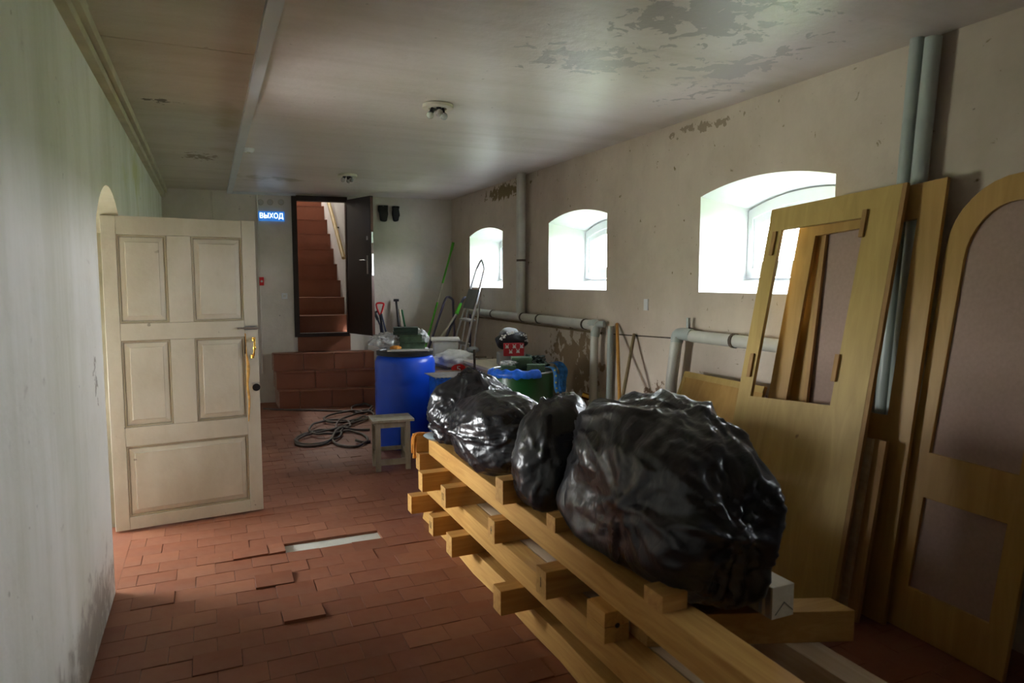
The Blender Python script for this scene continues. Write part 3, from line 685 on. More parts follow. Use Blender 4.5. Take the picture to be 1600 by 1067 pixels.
# gloves
for n_, (x0, y0, x1, y1, lb) in enumerate([(589, 321, 606, 347, 'larger black work glove hanging on the back wall'), (610, 322, 624, 347, 'slimmer black work glove hanging on the back wall')]):
    a = atback(x0, y0); b_ = atback(x1, y1); cx = (a.x+b_.x)/2; w_ = (b_.x-a.x); hz = a.z-b_.z
    t_ = thing('work_glove', lb, 'glove', tuple(bk(cx, a.z, 0)), 'black gloves on the wall')
    prof = [(-.42, 0), (.5, .02), (.46, -.35), (.5, -.5), (.36, -.95), (.18, -1), (-.1, -.98), (-.26, -.95), (-.33, -.5), (-.45, -.3)] if n_ == 0 else [(-.3, 0), (.35, 0), (.42, -.3), (.5, -.6), (.4, -.7), (.32, -.95), (-.05, -1), (-.25, -.96), (-.4, -.5), (-.33, -.2)]
    obj('glove_body', MB().plate([[(cx+u*w_, a.z+v*hz) for u, v in prof]], bk, -.05, -.006), 'black', t_, bevel=.012)
    obj('cuff', MB().plate([[(cx-.35*w_, a.z-.02*hz), (cx+.42*w_, a.z-.02*hz), (cx+.42*w_, a.z-.16*hz), (cx-.35*w_, a.z-.16*hz)]], bk, -.056, -.004), 'black', t_, bevel=.004)
    obj('nail', MB().tube([bk(cx, a.z-.01, -.06), bk(cx, a.z-.01, .0)], .004, 6), 'steel', t_)

# ================================================================== TIMBER PILE
def beam(name, label, x0, x1, y0, y1, z0, z1, mat, cat='timber', group=None, bev=.0025, rough=0, skew=0, cap=None, mark=None):
    t_ = thing(name, label, cat, ((x0+x1)/2, (y0+y1)/2, z0), group)
    mb = MB(); along = 1 if (y1-y0) > (x1-x0) else 0
    n = 14 if rough else 1
    if rough:
        rg = []
        for i in range(n+1):
            f = i/n; y = y0+(y1-y0)*f; j = rough*noise.noise(Vector((y*2.3, x0*9, 1))); j2 = rough*noise.noise(Vector((y*2.1, x0*9, 7)))
            rg.append([(x0+j, y, z0), (x1+j2, y, z0), (x1+j2*.5, y, z1), (x0-.02*0+j*.4+.012, y, z1)])
        mb.v = [Vector(p) for r in rg for p in r]
        for i in range(n):
            for j in range(4): mb.f.append((i*4+j, i*4+(j+1) % 4, i*4+4+(j+1) % 4, i*4+4+j))
        mb.f.append((0,1,2,3)); mb.f.append((n*4+3, n*4+2, n*4+1, n*4))
    else:
        if along == 0: mb.hexa([(x0,y0,z0),(x1,y0+skew,z0),(x1,y1+skew,z0),(x0,y1,z0),(x0,y0,z1),(x1,y0+skew,z1),(x1,y1+skew,z1),(x0,y1,z1)])
        else: mb.hexa([(x0,y0,z0),(x1,y0,z0),(x1+skew,y1,z0),(x0+skew,y1,z0),(x0,y0,z1),(x1,y0,z1),(x1+skew,y1,z1),(x0+skew,y1,z1)])
    obj('timber_body', mb, mat, t_, bevel=bev)
    if mark and along == 0:
        xm = x0-.0008; yc, zc = (y0+y1)/2, (z0+z1)/2
        mm = MB()
        for (ya, za, yb, zb) in mark: mm.tube([(xm, yc+ya, zc+za), (xm, yc+yb, zc+zb)], .0016, 5)
        obj('ink_mark', mm, 'black', t_)
    return t_
G = .0006
Z = [0, .115, .23, .345, .46, .575, .69]
beam('floor_plank', 'rough-edged plank on the floor under the left side of the timber pile', 1.305, 1.40, 1.0, 4.42, 0.002, Z[1]-G, 'beamY', rough=.035)
beam('floor_plank', 'inner rough plank on the floor under the timber pile', 1.42, 1.53, 1.3, 4.3, 0.002, Z[1]-G, 'beamY', rough=.03)
beam('floor_plank', 'floor plank under the right side of the timber pile', 1.80, 1.91, 1.1, 4.3, 0.002, Z[1]-G, 'greybeam')
beam('floor_plank', 'yellow sheet of board on the floor under the near end of the pile', 1.0, 1.27, 1.2, 2.13, 0.002, .03, 'ply')
m1 = [(0, -.02, 0, .02)]; m11 = [(-.01, -.02, -.006, .02), (.012, -.02, .016, .02)]
L1 = [(4.215, 4.305, 1.155, 'lower crossbar with a bare end, farthest along the pile', None), (3.78, 3.865, 1.165, 'lower crossbar with inked end beneath the wavy plank', m11),
      (3.44, 3.535, 1.165, 'lower crossbar sticking out left of the pile, third from the far end', None), (2.73, 2.82, 1.155, 'lower crossbar sticking out left, nearest to the viewer', None)]
for a, b_, x0, lb, mk in L1: beam('crossbar', lb, x0, 2.0, a, b_, Z[1], Z[2]-G, 'beamX', mark=mk)
beam('crossbar', 'lower crossbar hidden deep under the near end of the pile', 1.30, 2.0, 1.75, 1.84, Z[1], Z[2]-G, 'beamX')
beam('long_beam', 'lower long beam along the left side of the pile', 1.272, 1.365, 1.0, 4.25, Z[2], Z[3]-G, 'beamY')
beam('long_beam', 'grey-topped lower long beam just right of the left one', 1.372, 1.50, 1.05, 4.35, Z[2], Z[3]-G, 'greybeam')
beam('long_beam', 'lower long beam along the right side of the pile', 1.82, 1.94, 1.0, 4.3, Z[2], Z[3]-G, 'greybeam')
L3 = [(4.385, 4.475, 1.262, 'middle crossbar at the very far end beneath the orange rag', None), (3.925, 4.01, 1.145, 'middle crossbar sticking out left, second from the far end', None), (3.585, 3.67, 1.18, 'middle crossbar sticking out left with two ink strokes', m11),
      (2.985, 3.07, 1.23, 'middle crossbar with one ink stroke near the small bag', m1+[(-.01, .0, .004, .01)]), (2.36, 2.45, 1.195, 'middle crossbar with one ink stroke nearer the viewer', m1)]
for a, b_, x0, lb, mk in L3: beam('crossbar', lb, x0, 2.02, a, b_, Z[3], Z[4]-G, 'beamX', mark=mk)
t_ = thing('short_block', 'short block of two glued boards with a knot, near the pile\'s front', 'timber', (1.28, 2.02, Z[3]))
obj('upper_board', MB().box(1.232, 1.335, 1.975, 2.10, .405, Z[4]-G), 'beamY', t_, bevel=.003); obj('lower_board', MB().box(1.232, 1.335, 1.975, 2.10, Z[3], .404), 'beamY', t_, bevel=.003)
obj('knot', MB().tube([(1.285, 1.9755, .405), (1.285, 1.974, .405)], .010, 10), 'black', t_)
beam('crossbar', 'thick crossbar sticking out right of the pile behind the pale block', 1.36, 2.055, 1.90, 2.01, Z[3], Z[4]-G, 'beamX', skew=-.265)
topb = beam('long_beam', 'long yellow top beam running towards the viewer under the bags', 1.262, 1.385, .75, 4.37, Z[4], Z[5]-G, 'beamY', skew=.06, bev=.005)
rb = beam('long_beam', 'pale top beam with weathered grey strips ending under the big bag', 1.73, 1.83, 1.70, 4.30, Z[4], Z[5]-G, 'palewood')
obj('grey_strip', MB().box(1.7285, 1.7299, 1.705, 1.73, Z[4]+.004, Z[5]-.004).box(1.7285, 1.7299, 1.745, 1.76, Z[4]+.004, Z[5]-.004), 'steel', rb)
obj('pencil_mark', MB().tube([(1.745, 1.699, .475), (1.785, 1.699, .515), (1.825, 1.699, .48)], .0015, 5), 'black', rb)
beam('end_block', 'short cross block closing the far end of the top beam, rag hanging on it', 1.255, 1.9, 4.44, 4.53, Z[4], Z[5]-G, 'beamX')
beam('top_block', 'block lying on the top beam between the small and big bags', 1.228, 1.52, 2.875, 2.965, Z[5], Z[6], 'beamX')
beam('top_block', 'low block on the top beam half under the big bag', 1.285, 1.40, 2.455, 2.535, Z[5], .64, 'beamX')
beam('top_block', 'sawn block at the near end of the top beam in front of the big bag', 1.272, 1.37, 1.70, 1.80, Z[5], .632, 'beamX')
# rag and tray at the far end
t_ = thing('rag', 'orange rag draped over the far end of the timber pile', 'rag', (1.25, 4.45, .58))
rp = MB()
pr = smooth_path([(1.34, 4.46, Z[5]+.004), (1.27, 4.45, Z[5]+.008), (1.246, 4.44, Z[5]-.01), (1.24, 4.435, Z[5]-.08), (1.243, 4.44, Z[5]-.15)], 4)
rp.tube(pr, [.007+.007*math.sin(i*.5)**2 for i in range(len(pr))], 8)
pr = smooth_path([(1.33, 4.49, Z[5]+.004), (1.27, 4.48, Z[5]+.008), (1.242, 4.47, Z[5]-.01), (1.232, 4.455, Z[5]-.06), (1.235, 4.46, Z[5]-.12)], 4)
rp.tube(pr, .008, 8)
obj('cloth_fold', rp, 'orangecloth', t_, 'all')
t_ = thing('tray', 'pale blue shallow tray under the far black bag', 'tray', (1.42, 4.28, .58))
obj('dish', MB().lathe([(.10, Z[5]+.001), (.13, Z[5]+.022), (.125, Z[5]+.024), (.095, Z[5]+.006)], (1.40, 4.30, 0), 28), 'palecloth', t_, True)

# ================================================================== BLACK BAGS
def bag(name, label, c, semi, ang, seed, knots, zf, p=2.3, taper=0.0, nplanes=110, spread=.04, amp=.95, sub=6, fold=.6, lean=(0, 0)):
    rnd = random.Random(seed); nr = np.random.RandomState(seed)
    bm = bmesh.new(); bmesh.ops.create_icosphere(bm, subdivisions=sub, radius=1)
    D = np.array([v.co[:] for v in bm.verts]); D /= np.linalg.norm(D, axis=1)[:, None]
    P = nr.normal(size=(nplanes, 3)); P /= np.linalg.norm(P, axis=1)[:, None]; hh = 1+nr.uniform(-spread, spread, nplanes)
    r = hh[None, :]/np.clip(D@P.T, .05, None); k = 75.0
    rr = np.minimum(-np.log(np.exp(-k*np.clip(r, 0, 3)).sum(1))/k, 1.25)
    rr = rr/(np.abs(D)**p).sum(1)**(1/p)          # fuller than an ellipsoid for p > 2
    off = rnd.uniform(0, 99); S = np.array(semi)
    def nz(f, o, w=None, s3=(1, 1, 1)): return np.array([noise.noise(Vector((d[0]*f*s3[0]+(w[i] if w is not None else 0), d[1]*f*s3[1], d[2]*f*s3[2]+o))) for i, d in enumerate(D)])
    n1 = nz(1.6, off); n2 = nz(3.3, off+9, n1*1.5); n3 = nz(1, off+20, n1*3, (9, 2.2, 7)); n4 = nz(1, off+40, n2*2, (3, 8, 5))
    rr = rr+amp*(.07*n1+.045*(.25-np.abs(n2))+.030*(.2-np.abs(n3))+.022*(.2-np.abs(n4)))
    for j, kn in enumerate(knots):
        kd = np.array(Vector(kn).normalized()); th = np.arccos(np.clip(D@kd, -1, 1)); a = np.array(Vector(kd).orthogonal().normalized()); b2 = np.cross(kd, a)
        ph = np.arctan2(D@b2, D@a)+n1*.5
        g1 = (1-np.abs(np.sin(ph*3.5+off+j)))**2; g2 = (1-np.abs(np.sin(ph*6.5+off*2+j*2+.8*n2)))**3
        wgt = np.exp(-(th/.95)**2)*np.clip(th/.10, 0, 1)
        rr = rr+fold*wgt*(.085*g1+.06*g2-.045)+.10*np.exp(-(th/.10)**2)
    V = D*rr[:, None]*S
    V[:, 2] *= 1+taper*V[:, 1]/S[1]
    V[:, 0] += lean[0]*V[:, 2]; V[:, 1] += lean[1]*V[:, 2]
    ca, sa = math.cos(ang), math.sin(ang)
    V = np.stack([V[:, 0]*ca-V[:, 1]*sa, V[:, 0]*sa+V[:, 1]*ca, V[:, 2]], 1)+np.array(c)
    zz = V[:, 2]; zl = np.where((V[:, 0] > 1.41) & (V[:, 0] < 1.71) & (V[:, 1] < 2.9), zf-.105, zf)   # sags between the two top beams
    low = zl+.015; V[:, 2] = np.where(zz < low, zl+.015*np.exp((zz-low)/.05), zz)
    t_ = thing(name, label, 'bin bag', (c[0], c[1], zf))
    for v, q in zip(bm.verts, V): v.co = Vector(q)-Vector((c[0], c[1], zf))
    me = bpy.data.meshes.new('bag_film'); bm.to_mesh(me); bm.free()
    for p_ in me.polygons: p_.use_smooth = True
    me.materials.append(MT['bag']); o = bpy.data.objects.new('bag_film', me); COL.objects.link(o); o.parent = t_
    return t_, V
BAGS = []
def addbag(*a, **k):
    t_, V = bag(*a, **k); BAGS.append(t_); return t_
addbag('bin_bag', 'biggest bulging black bin bag on the near end of the timber pile', (1.575, 2.11, .80), (.265, .525, .35), R_(-3), 3, [(-.5, 1, .5), (.9, -.6, .3), (-.9, -.2, .1), (.3, -.2, 1), (-.2, -1, .1)], Z[5]+.003, p=2.7, taper=.16, fold=.7, amp=.62, nplanes=60, spread=.085)
addbag('bin_bag', 'small crumpled black bag lump against the big bag', (1.46, 2.80, .82), (.19, .19, .26), 0, 11, [(-.6, -.6, .1), (.4, .5, .7), (-.4, .2, .9)], Z[5]+.003, p=2.2, amp=1.1, sub=5, lean=(.25, .2))
addbag('bin_bag', 'rounded black bin bag on the middle of the timber pile', (1.48, 3.47, .77), (.26, .40, .235), R_(4), 21, [(-1, .2, .1), (.9, -.2, .5), (0, -.9, .5)], Z[5]+.003, p=2.1)
addbag('bin_bag', 'farthest black bin bag, peaked, on the end of the pile', (1.55, 4.12, .76), (.32, .29, .29), 0, 33, [(-.8, .1, -.2), (-.1, .0, 1), (.8, -.4, .3)], Z[5]+.003, p=1.55)

# ================================================================== LEANING PANELS
def quadmap(BL, BR, TL_, TR, nrm_off=0):
    BL, BR, TL_, TR = map(Vector, (BL, BR, TL_, TR)); n = (BR-BL).cross(TL_-BL).normalized()
    if n.x > 0: n = -n          # towards the room
    def fn(u, v, q): return (BL*(1-u)*(1-v)+BR*u*(1-v)+TL_*(1-u)*v+TR*u*v)+n*q
    return fn
def panel_thing(name, label, cat, fn): return thing(name, label, cat, tuple(fn(.5, 0, 0)))
# A: board with a cut-out window
fA = quadmap((2.66, 3.10, .002), (2.69, 2.27, .002), (3.02, 3.05, 2.03), (3.04, 2.25, 2.08))
A = panel_thing('cutout_panel', 'yellow plywood door panel with rectangular cut-out leaning in front of window', 'panel', fA)
def inplane(fn, x, y):
    O = Vector(fn(0,0,0)); U = Vector(fn(1,0,0))-O; V = Vector(fn(0,1,0))-O; n = U.cross(V); d = ray(x, y); t_ = (O-EYE).dot(n)/d.dot(n); p = EYE+d*t_-O
    uu, uv, vv = U.dot(U), U.dot(V), V.dot(V); a, b_ = p.dot(U), p.dot(V); D = uu*vv-uv*uv
    return ((a*vv-b_*uv)/D, (b_*uu-a*uv)/D)
ho = [inplane(fA, *q) for q in ((1177, 620), (1305, 640), (1364, 352), (1226, 362))]
obj('board', MB().plate([rect(0, 1, 0, 1), ho], fA, 0, .022), 'ply', A)
obj('board_edge', MB().plate([rect(1.0, 1.028, 0, 1)], fA, -.001, .021), 'edgewood', A)
for (x, y, w_) in ((1214, 383, 1), (1362, 362, 1), (1179, 572, 1), (1316, 583, 1)):
    u, v = inplane(fA, x, y); obj('hinge_block', MB().plate([rect(u-.016, u+.016, v-.033, v+.033)], fA, .0225, .036), 'edgewood', A, bevel=.002)
# B: tall frame behind it
fB = quadmap((2.86, 3.06, .002), (2.88, 2.12, .002), (3.10, 2.90, 2.02), (3.10, 2.075, 2.09))
B = panel_thing('frame_panel', 'orange varnished frame panel standing behind the cut-out panel', 'panel', fB)
h1 = [(.15, .47), (.855, .47), (.855, .92), (.15, .92)]; h2 = [(.15, .10), (.855, .10), (.855, .38), (.15, .38)]
obj('frame_board', MB().plate([rect(0, 1, 0, 1), h1, h2], fB, 0, .022), 'ply2', B)
# batten and pink sheet visible through the opening
fP = quadmap((3.0, 2.86, .002), (3.0, 2.46, .002), (3.135, 2.78, 1.99), (3.135, 2.46, 1.99))
pk = panel_thing('fibreboard_sheet', 'pinkish fibreboard sheet leaning on the wall behind the cut-out panel', 'board', fP)
obj('sheet', MB().plate([rect(0, 1, 0, 1)], fP, 0, .012), 'pinkboard', pk)
f_ = quadmap((2.96, 2.93, .002), (2.96, 2.82, .002), (3.12, 2.85, 1.95), (3.12, 2.765, 1.95))
t_ = panel_thing('batten', 'dark-edged batten between frame panel and pinkish sheet', 'board', f_)
obj('board', MB().plate([rect(0, 1, 0, 1)], f_, 0, .02), 'ply2', t_, bevel=.002); obj('board_edge', MB().plate([rect(1, 1.25, 0, 1)], f_, 0, .02), 'edgewood', t_)
# short boards standing at B's foot
for (x, y0_, x2, y1_, lb, mt, dx) in ((1350, 682, 1368, 900, 'narrow pale-edged batten standing at the foot of the frame panel', 'greybeam', 2.76), (1368, 685, 1390, 900, 'brown offcut board standing beside the pale-edged batten', 'edgewood', 2.78)):
    a = at(x, y0_, 0, dx+.12); b_ = at(x2, y0_, 0, dx+.12)
    f_ = quadmap((dx, a.y+.02, .002), (dx, b_.y+.02, .002), (dx+.12, a.y, a.z), (dx+.12, b_.y, a.z))
    t_ = panel_thing('offcut_board', lb, 'board', f_)
    obj('board', MB().plate([rect(0, 1, 0, 1)], f_, 0, .022), mt, t_); obj('board_edge', MB().plate([rect(-.03, .12, .005, .995)], f_, .0225, .026), 'palewood', t_)
# C: arched frame panel
fC = quadmap((2.93, 2.165, .002), (2.90, 1.60, .002), (3.135, 2.05, 2.07), (3.10, 1.49, 2.07))
Cc = panel_thing('arched_panel', 'arched yellow-framed panel with pink insets leaning at the far right', 'panel', fC)
def arch_uv(u0, u1, v0, vs, v1, n=16):
    c, a, hgt = (u0+u1)/2, (u1-u0)/2, v1-vs
    return [(u0, v0), (u1, v0)]+[(c+a*math.cos(math.pi*i/n), vs+hgt*math.sin(math.pi*i/n)) for i in range(n+1)]
oC = arch_uv(0, 1, 0, .86, 1.0)
iC1 = arch_uv(.165, .86, .405, .83, .945); 
iC2 = rect(.18, .84, .10, .305)
obj('frame_board', MB().plate([oC, iC1, iC2], fC, 0, .024), 'ply2', Cc, bevel=.003)
obj('upper_inset', MB().plate([arch_uv(.15, .88, .39, .83, .955)], fC, .002, .008), 'pinkboard', Cc)
obj('lower_inset', MB().plate([rect(.16, .86, .09, .315)], fC, .002, .008), 'pinkboard', Cc)
# small plywood sheet low against the wall
fD = quadmap((2.80, 4.02, .002), (2.72, 3.18, .002), (3.08, 3.88, .985), (3.06, 3.1, .985))
D_ = panel_thing('plywood_sheet', 'low orange-yellow plywood sheet leaning below the nearest window', 'board', fD)
obj('sheet', MB().plate([rect(0, 1, 0, 1)], fD, 0, .018), 'ply2', D_)
obj('edge_strip', MB().plate([rect(0, 1, .96, 1)], fD, .0185, .024).plate([rect(0, .04, 0, .955)], fD, .0185, .024), 'ply', D_)

# ================================================================== BARREL AND WHAT STANDS ON IT
bx, by = 1.755, 6.57
t_ = thing('plastic_barrel', 'tall blue plastic barrel with black lid ring behind the stool', 'barrel', (bx, by, 0))
obj('body', MB().lathe([(.26, .002), (.285, .02), (.292, .08), (.296, .3), (.293, .32), (.296, .34), (.296, .62), (.293, .64), (.296, .66), (.293, .84), (.275, .885), (.255, .90), (.255, .93)], (bx, by, 0), 56), 'bluebarrel', t_, True)
obj('lid_ring', MB().lathe([(.262, .905), (.276, .908), (.278, .945), (.262, .952), (.24, .948), (.235, .94)], (bx, by, 0), 56), 'black', t_, True)
obj('lid', MB().lathe([(.236, .93), (.236, .941)], (bx, by, 0), 48), 'black', t_, True)
zt = .953
t_ = thing('serving_tray', 'white shallow tray on top of the blue barrel', 'tray', (bx+.01, by-.06, zt))
obj('tray_base', MB().rbox(bx+.01, by-.08, zt, .40, .28, .012, -.25), 'whitecloth', t_, bevel=.004)
obj('tray_rim', MB().rbox(bx+.01, by-.215, zt+.012, .40, .012, .010, -.25), 'whitecloth', t_, bevel=.002)
zt2 = zt+.0125
def boxthing(name, label, cat, cx, cy_, z, lx, ly, lz, ang, mat, group=None, lidmat=None, bev=.006):
    t_ = thing(name, label, cat, (cx, cy_, z), group)
    obj('box_body', MB().rbox(cx, cy_, z, lx, ly, lz*.8, ang), mat, t_, bevel=bev)
    obj('lid', MB().rbox(cx, cy_, z+lz*.8+.0005, lx*1.02, ly*1.03, lz*.2, ang), lidmat or mat, t_, bevel=bev*.6)
    return t_
boxthing('ammo_box', 'olive green case on the barrel tray, right of the orange packet', 'box', bx+.055, by-.07, zt2, .24, .16, .072, -.2, 'olive', 'green cases on the barrel')
boxthing('ammo_box', 'olive case stacked second on the barrel tray', 'box', bx+.04, by-.05, zt2+.073, .22, .15, .066, -.15, 'olive', 'green cases on the barrel')
boxthing('ammo_box', 'dark green flat case third in the stack on the barrel', 'box', bx-.005, by-.05, zt2+.140, .24, .15, .034, -.25, 'darkgreen', 'green cases on the barrel')
boxthing('ammo_box', 'dark green flat case topmost in the stack on the barrel', 'box', bx-.003, by-.052, zt2+.175, .235, .145, .036, -.22, 'darkgreen', 'green cases on the barrel')
t_ = thing('snack_packet', 'orange and white crumpled packet on the barrel tray', 'packet', (bx-.12, by-.16, zt2))
mb = MB().lathe([(.03, 0), (.05, .014), (.045, .03), (.02, .042)], (bx-.125, by-.13, zt2), 9, 1.2, .8)
obj('packet_film', mb, 'orangecloth', t_); 
def blobmesh(c, semi, seed, amp=.3, fr=2.5, sub=4, zf=None):
    bm = bmesh.new(); bmesh.ops.create_icosphere(bm, subdivisions=sub, radius=1); mb = MB()
    for v in bm.verts:
        d = v.co.normalized(); r = 1+amp*noise.noise(d*fr+Vector((seed, 0, 0)))+amp*.5*abs(noise.noise(d*fr*2.7+Vector((0, seed, 0))))
        q = Vector((d.x*semi[0]*r+c[0], d.y*semi[1]*r+c[1], d.z*semi[2]*r+c[2]))
        if zf is not None: q.z = max(q.z, zf)
        mb.v.append(q)
    mb.f = [tuple(v.index for v in f.verts) for f in bm.faces]; bm.free(); return mb
t_ = thing('clear_bag', 'crumpled clear plastic bag spilling off the left of the barrel top', 'plastic bag', (bx-.18, by-.02, zt2+.01))
obj('film', blobmesh((bx-.19, by+.02, zt2+.075), (.13, .12, .07), 5, .5, 2.5), 'film', t_, 'all')
t_ = thing('clear_bag', 'clear plastic bag behind the green cases on the barrel\'s right', 'plastic bag', (bx+.19, by+.02, zt2+.01))
obj('film', blobmesh((bx+.175, by+.08, zt2+.085), (.075, .10, .08), 9, .5, 2.5), 'film', t_, 'all')

# green drum
gx, gy = 2.45, 5.33
t_ = thing('steel_drum', 'dark green steel drum near the peeling plaster', 'drum', (gx, gy, 0))
obj('body', MB().lathe([(.28, .002), (.288, .012), (.28, .03), (.28, .28), (.289, .29), (.289, .30), (.28, .31), (.28, .57), (.289, .58), (.289, .59), (.28, .60), (.28, .852)], (gx, gy, 0), 56), 'greendrum', t_, True)
rimp = [Vector((gx+.283*math.cos(a*math.pi/24), gy+.283*math.sin(a*math.pi/24), .858)) for a in range(48)]
obj('rim', MB().tube(rimp, .007, 8, closed=True), 'steel', t_, 'all')
dz = .860
obj('inner_lid', MB().lathe([(.275, .835), (.275, dz-.004)], (gx, gy, 0), 40), 'darkgreen', t_)
# blue film around the rim and straps
t_ = thing('blue_bag', 'blue plastic liner poking over the rim of the green drum', 'plastic bag', (gx, gy-.28, .85))
bp = MB()
va = []
for i in range(40):
    a = R_(170+i*(110/39)); wv = .035*noise.noise(Vector((i*.23, 4.2, 0)))
    for rr_, zz in ((.262, dz+.030+wv*.6), (.285, dz+.018+wv*.5), (.298, dz-.006), (.301, dz-.030-abs(wv))):
        va.append((gx+rr_*math.cos(a), gy+rr_*math.sin(a), zz))
bp.add(va, [(i*4+j, i*4+j+1, i*4+5+j, i*4+4+j) for i in range(39) for j in range(3)])
o = obj('film_edge', bp, 'blue', t_, 'all'); so = o.modifiers.new('thick', 'SOLIDIFY'); so.thickness = .003
t_ = thing('lanyard', 'blue and yellow ribbon looped over the right rim of the green drum', 'ribbon', (gx+.2, gy-.22, .7))
rib = smooth_path([(gx+.12, gy-.22, dz+.05), (gx+.17, gy-.262, dz+.04), (gx+.185, gy-.29, dz-.02), (gx+.185, gy-.295, dz-.10), (gx+.205, gy-.285, dz-.165), (gx+.235, gy-.262, dz-.17), (gx+.255, gy-.235, dz-.08), (gx+.275, gy-.22, dz), (gx+.25, gy-.18, dz+.06), (gx+.20, gy-.18, dz+.075)], 6)
va = []
for p_ in rib: va += [p_+Vector((-.020, .0, 0)), p_+Vector((.020, -.012, 0))]
rb2 = MB().add(va, [(2*i, 2*i+1, 2*i+3, 2*i+2) for i in range(len(rib)-1)])
o = obj('ribbon', rb2, 'bluelace', t_, 'all'); so = o.modifiers.new('thick', 'SOLIDIFY'); so.thickness = .003
rib2 = [p_+Vector((.045, .012, .005)) for p_ in rib[12:]]
va = []
for p_ in rib2: va += [p_+Vector((-.018, 0, 0)), p_+Vector((.018, -.01, 0))]
o = obj('ribbon', MB().add(va, [(2*i, 2*i+1, 2*i+3, 2*i+2) for i in range(len(rib2)-1)]), 'bluelace', t_, 'all'); so = o.modifiers.new('thick', 'SOLIDIFY'); so.thickness = .003
for i in range(9, len(rib)-16, 4): obj('yellow_print', MB().rbox(rib[i].x-.003, rib[i].y-.008, rib[i].z, .012, .004, .014, -.5), 'yellow', t_)
boxthing('ammo_box', 'grey-green case standing upright in the drum\'s middle', 'box', gx-.01, gy-.03, dz, .17, .13, .115, -.35, 'olive', 'green cases on the drum')
boxthing('ammo_box', 'camouflage-mottled small case at the front of the drum', 'box', gx+.06, gy-.17, dz, .15, .10, .065, -.45, 'olive', 'green cases on the drum')
boxthing('ammo_box', 'small olive case at the drum\'s left rim', 'box', gx-.155, gy-.08, dz, .12, .10, .055, -.3, 'olive', 'green cases on the drum')
t_ = thing('net_bundle', 'crumpled dark green netting heaped on the right of the drum', 'net', (gx+.14, gy-.02, dz))
obj('netting', blobmesh((gx+.155, gy+.06, dz+.05), (.09, .10, .055), 3, .7, 3.2, 4, dz+.001), 'darkgreen', t_)
t_ = thing('film_wad', 'wad of clear film on the small case at the drum\'s left', 'plastic bag', (gx-.16, gy-.1, dz+.056))
obj('film', blobmesh((gx-.15, gy-.07, dz+.075), (.065, .05, .018), 7, .6, 3), 'film', t_, 'all')
# patterned bag behind
t_ = thing('patterned_bag', 'grey-topped bag in black-white and red print behind the drum', 'bag', (2.66, 6.03, .81))
obj('top_cap', blobmesh((2.66, 6.06, 1.12), (.10, .07, .055), 2, .12, 2, 3), 'graycloth', t_, 'all')
obj('dark_band', blobmesh((2.68, 6.04, 1.05), (.165, .08, .10), 4, .12, 2, 4), 'black', t_, 'all')
sp_ = MB()
rnd = random.Random(3)
for i in range(34):
    a = rnd.uniform(-.15, .95)*math.pi*.9+.3; rr_ = rnd.uniform(.72, .98)
    cx, cz = 2.67+.155*rr_*math.cos(a), 1.045+.10*rr_*math.sin(a)
    sp_.rbox(cx, 5.955+.02*abs(math.cos(a)), cz, .016, .004, .012, rnd.uniform(-.3, .3))
obj('white_print', sp_, 'whitecloth', t_)
obj('red_panel', MB().rbox(2.655, 5.945, .91, .20, .02, .125, -.25), 'redcloth', t_, bevel=.006)
sp_ = MB()
for i, (u, v) in enumerate([(-.07, .09), (0, .09), (.07, .09), (-.035, .04), (.035, .045)]):
    cx, cy_ = 2.655+u*.97, 5.934-u*.25
    for du, dv, s_ in ((0, 0, .026), (-.012, .020, .009), (.012, .020, .009), (-.012, -.010, .009), (.012, -.010, .009)):
        sp_.rbox(cx+du, cy_-du*.25-.002, .91+v+dv-s_/2, s_, .003, s_, -.25)
obj('white_figures', sp_, 'whitecloth', t_)
obj('bag_lower', MB().rbox(2.67, 6.05, .812, .26, .16, .13, -.2), 'graycloth', t_, bevel=.02)
# support stack for things behind the drum / crates
t_ = thing('wooden_crate', 'low wooden crate behind the green drum', 'crate', (2.72, 6.25, 0))
obj('crate_body', MB().box(2.40, 3.0, 5.92, 6.6, .002, .78), 'greybeam', t_, bevel=.006)
obj('crate_lid', MB().box(2.38, 3.02, 5.90, 6.62, .781, .81), 'palewood', t_, bevel=.004)
t_ = thing('crowbar', 'dark iron bar standing beside the wooden crate', 'tool', (2.28, 6.2, .0))
obj('bar', MB().tube([(2.31, 6.08, .002), (2.31, 6.10, .97)], .012, 8), 'rust', t_)
obj('cross_piece', MB().tube([(2.31, 6.095, .90), (2.42, 6.06, .90)], .009, 8), 'rust', t_)
# blue crate with mesh
cx, cy_ = 2.03, 5.95
t_ = thing('blue_crate', 'blue plastic crate with silvery mesh top between barrel and drum', 'crate', (cx, cy_, 0))
obj('crate_body', MB().rbox(cx, cy_, .002, .36, .34, .74, -.1), 'blue', t_, bevel=.01)
obj('crate_rim', MB().rbox(cx, cy_, .743, .39, .37, .02, -.1), 'blue', t_, bevel=.005)
hm = smooth_path([(cx+.19, cy_-.12, .745), (cx+.26, cy_-.14, .745), (cx+.25, cy_-.06, .745), (cx+.19, cy_-.05, .745)], 4)
obj('handle', MB().tube(hm, .008, 8), 'blue', t_, True)
mm = MB()
for i in range(12):
    x = cx-.21+i*.0365
    mm.tube([(x, cy_-.19, .765), (x+.012, cy_+.15, .765)], .005, 5)
for j in range(8):
    y = cy_-.185+j*.046; mm.tube([(cx-.215, y+.02, .768), (cx+.20, y-.015, .768)], .005, 5)
obj('wire_mesh', mm, 'steel', t_)
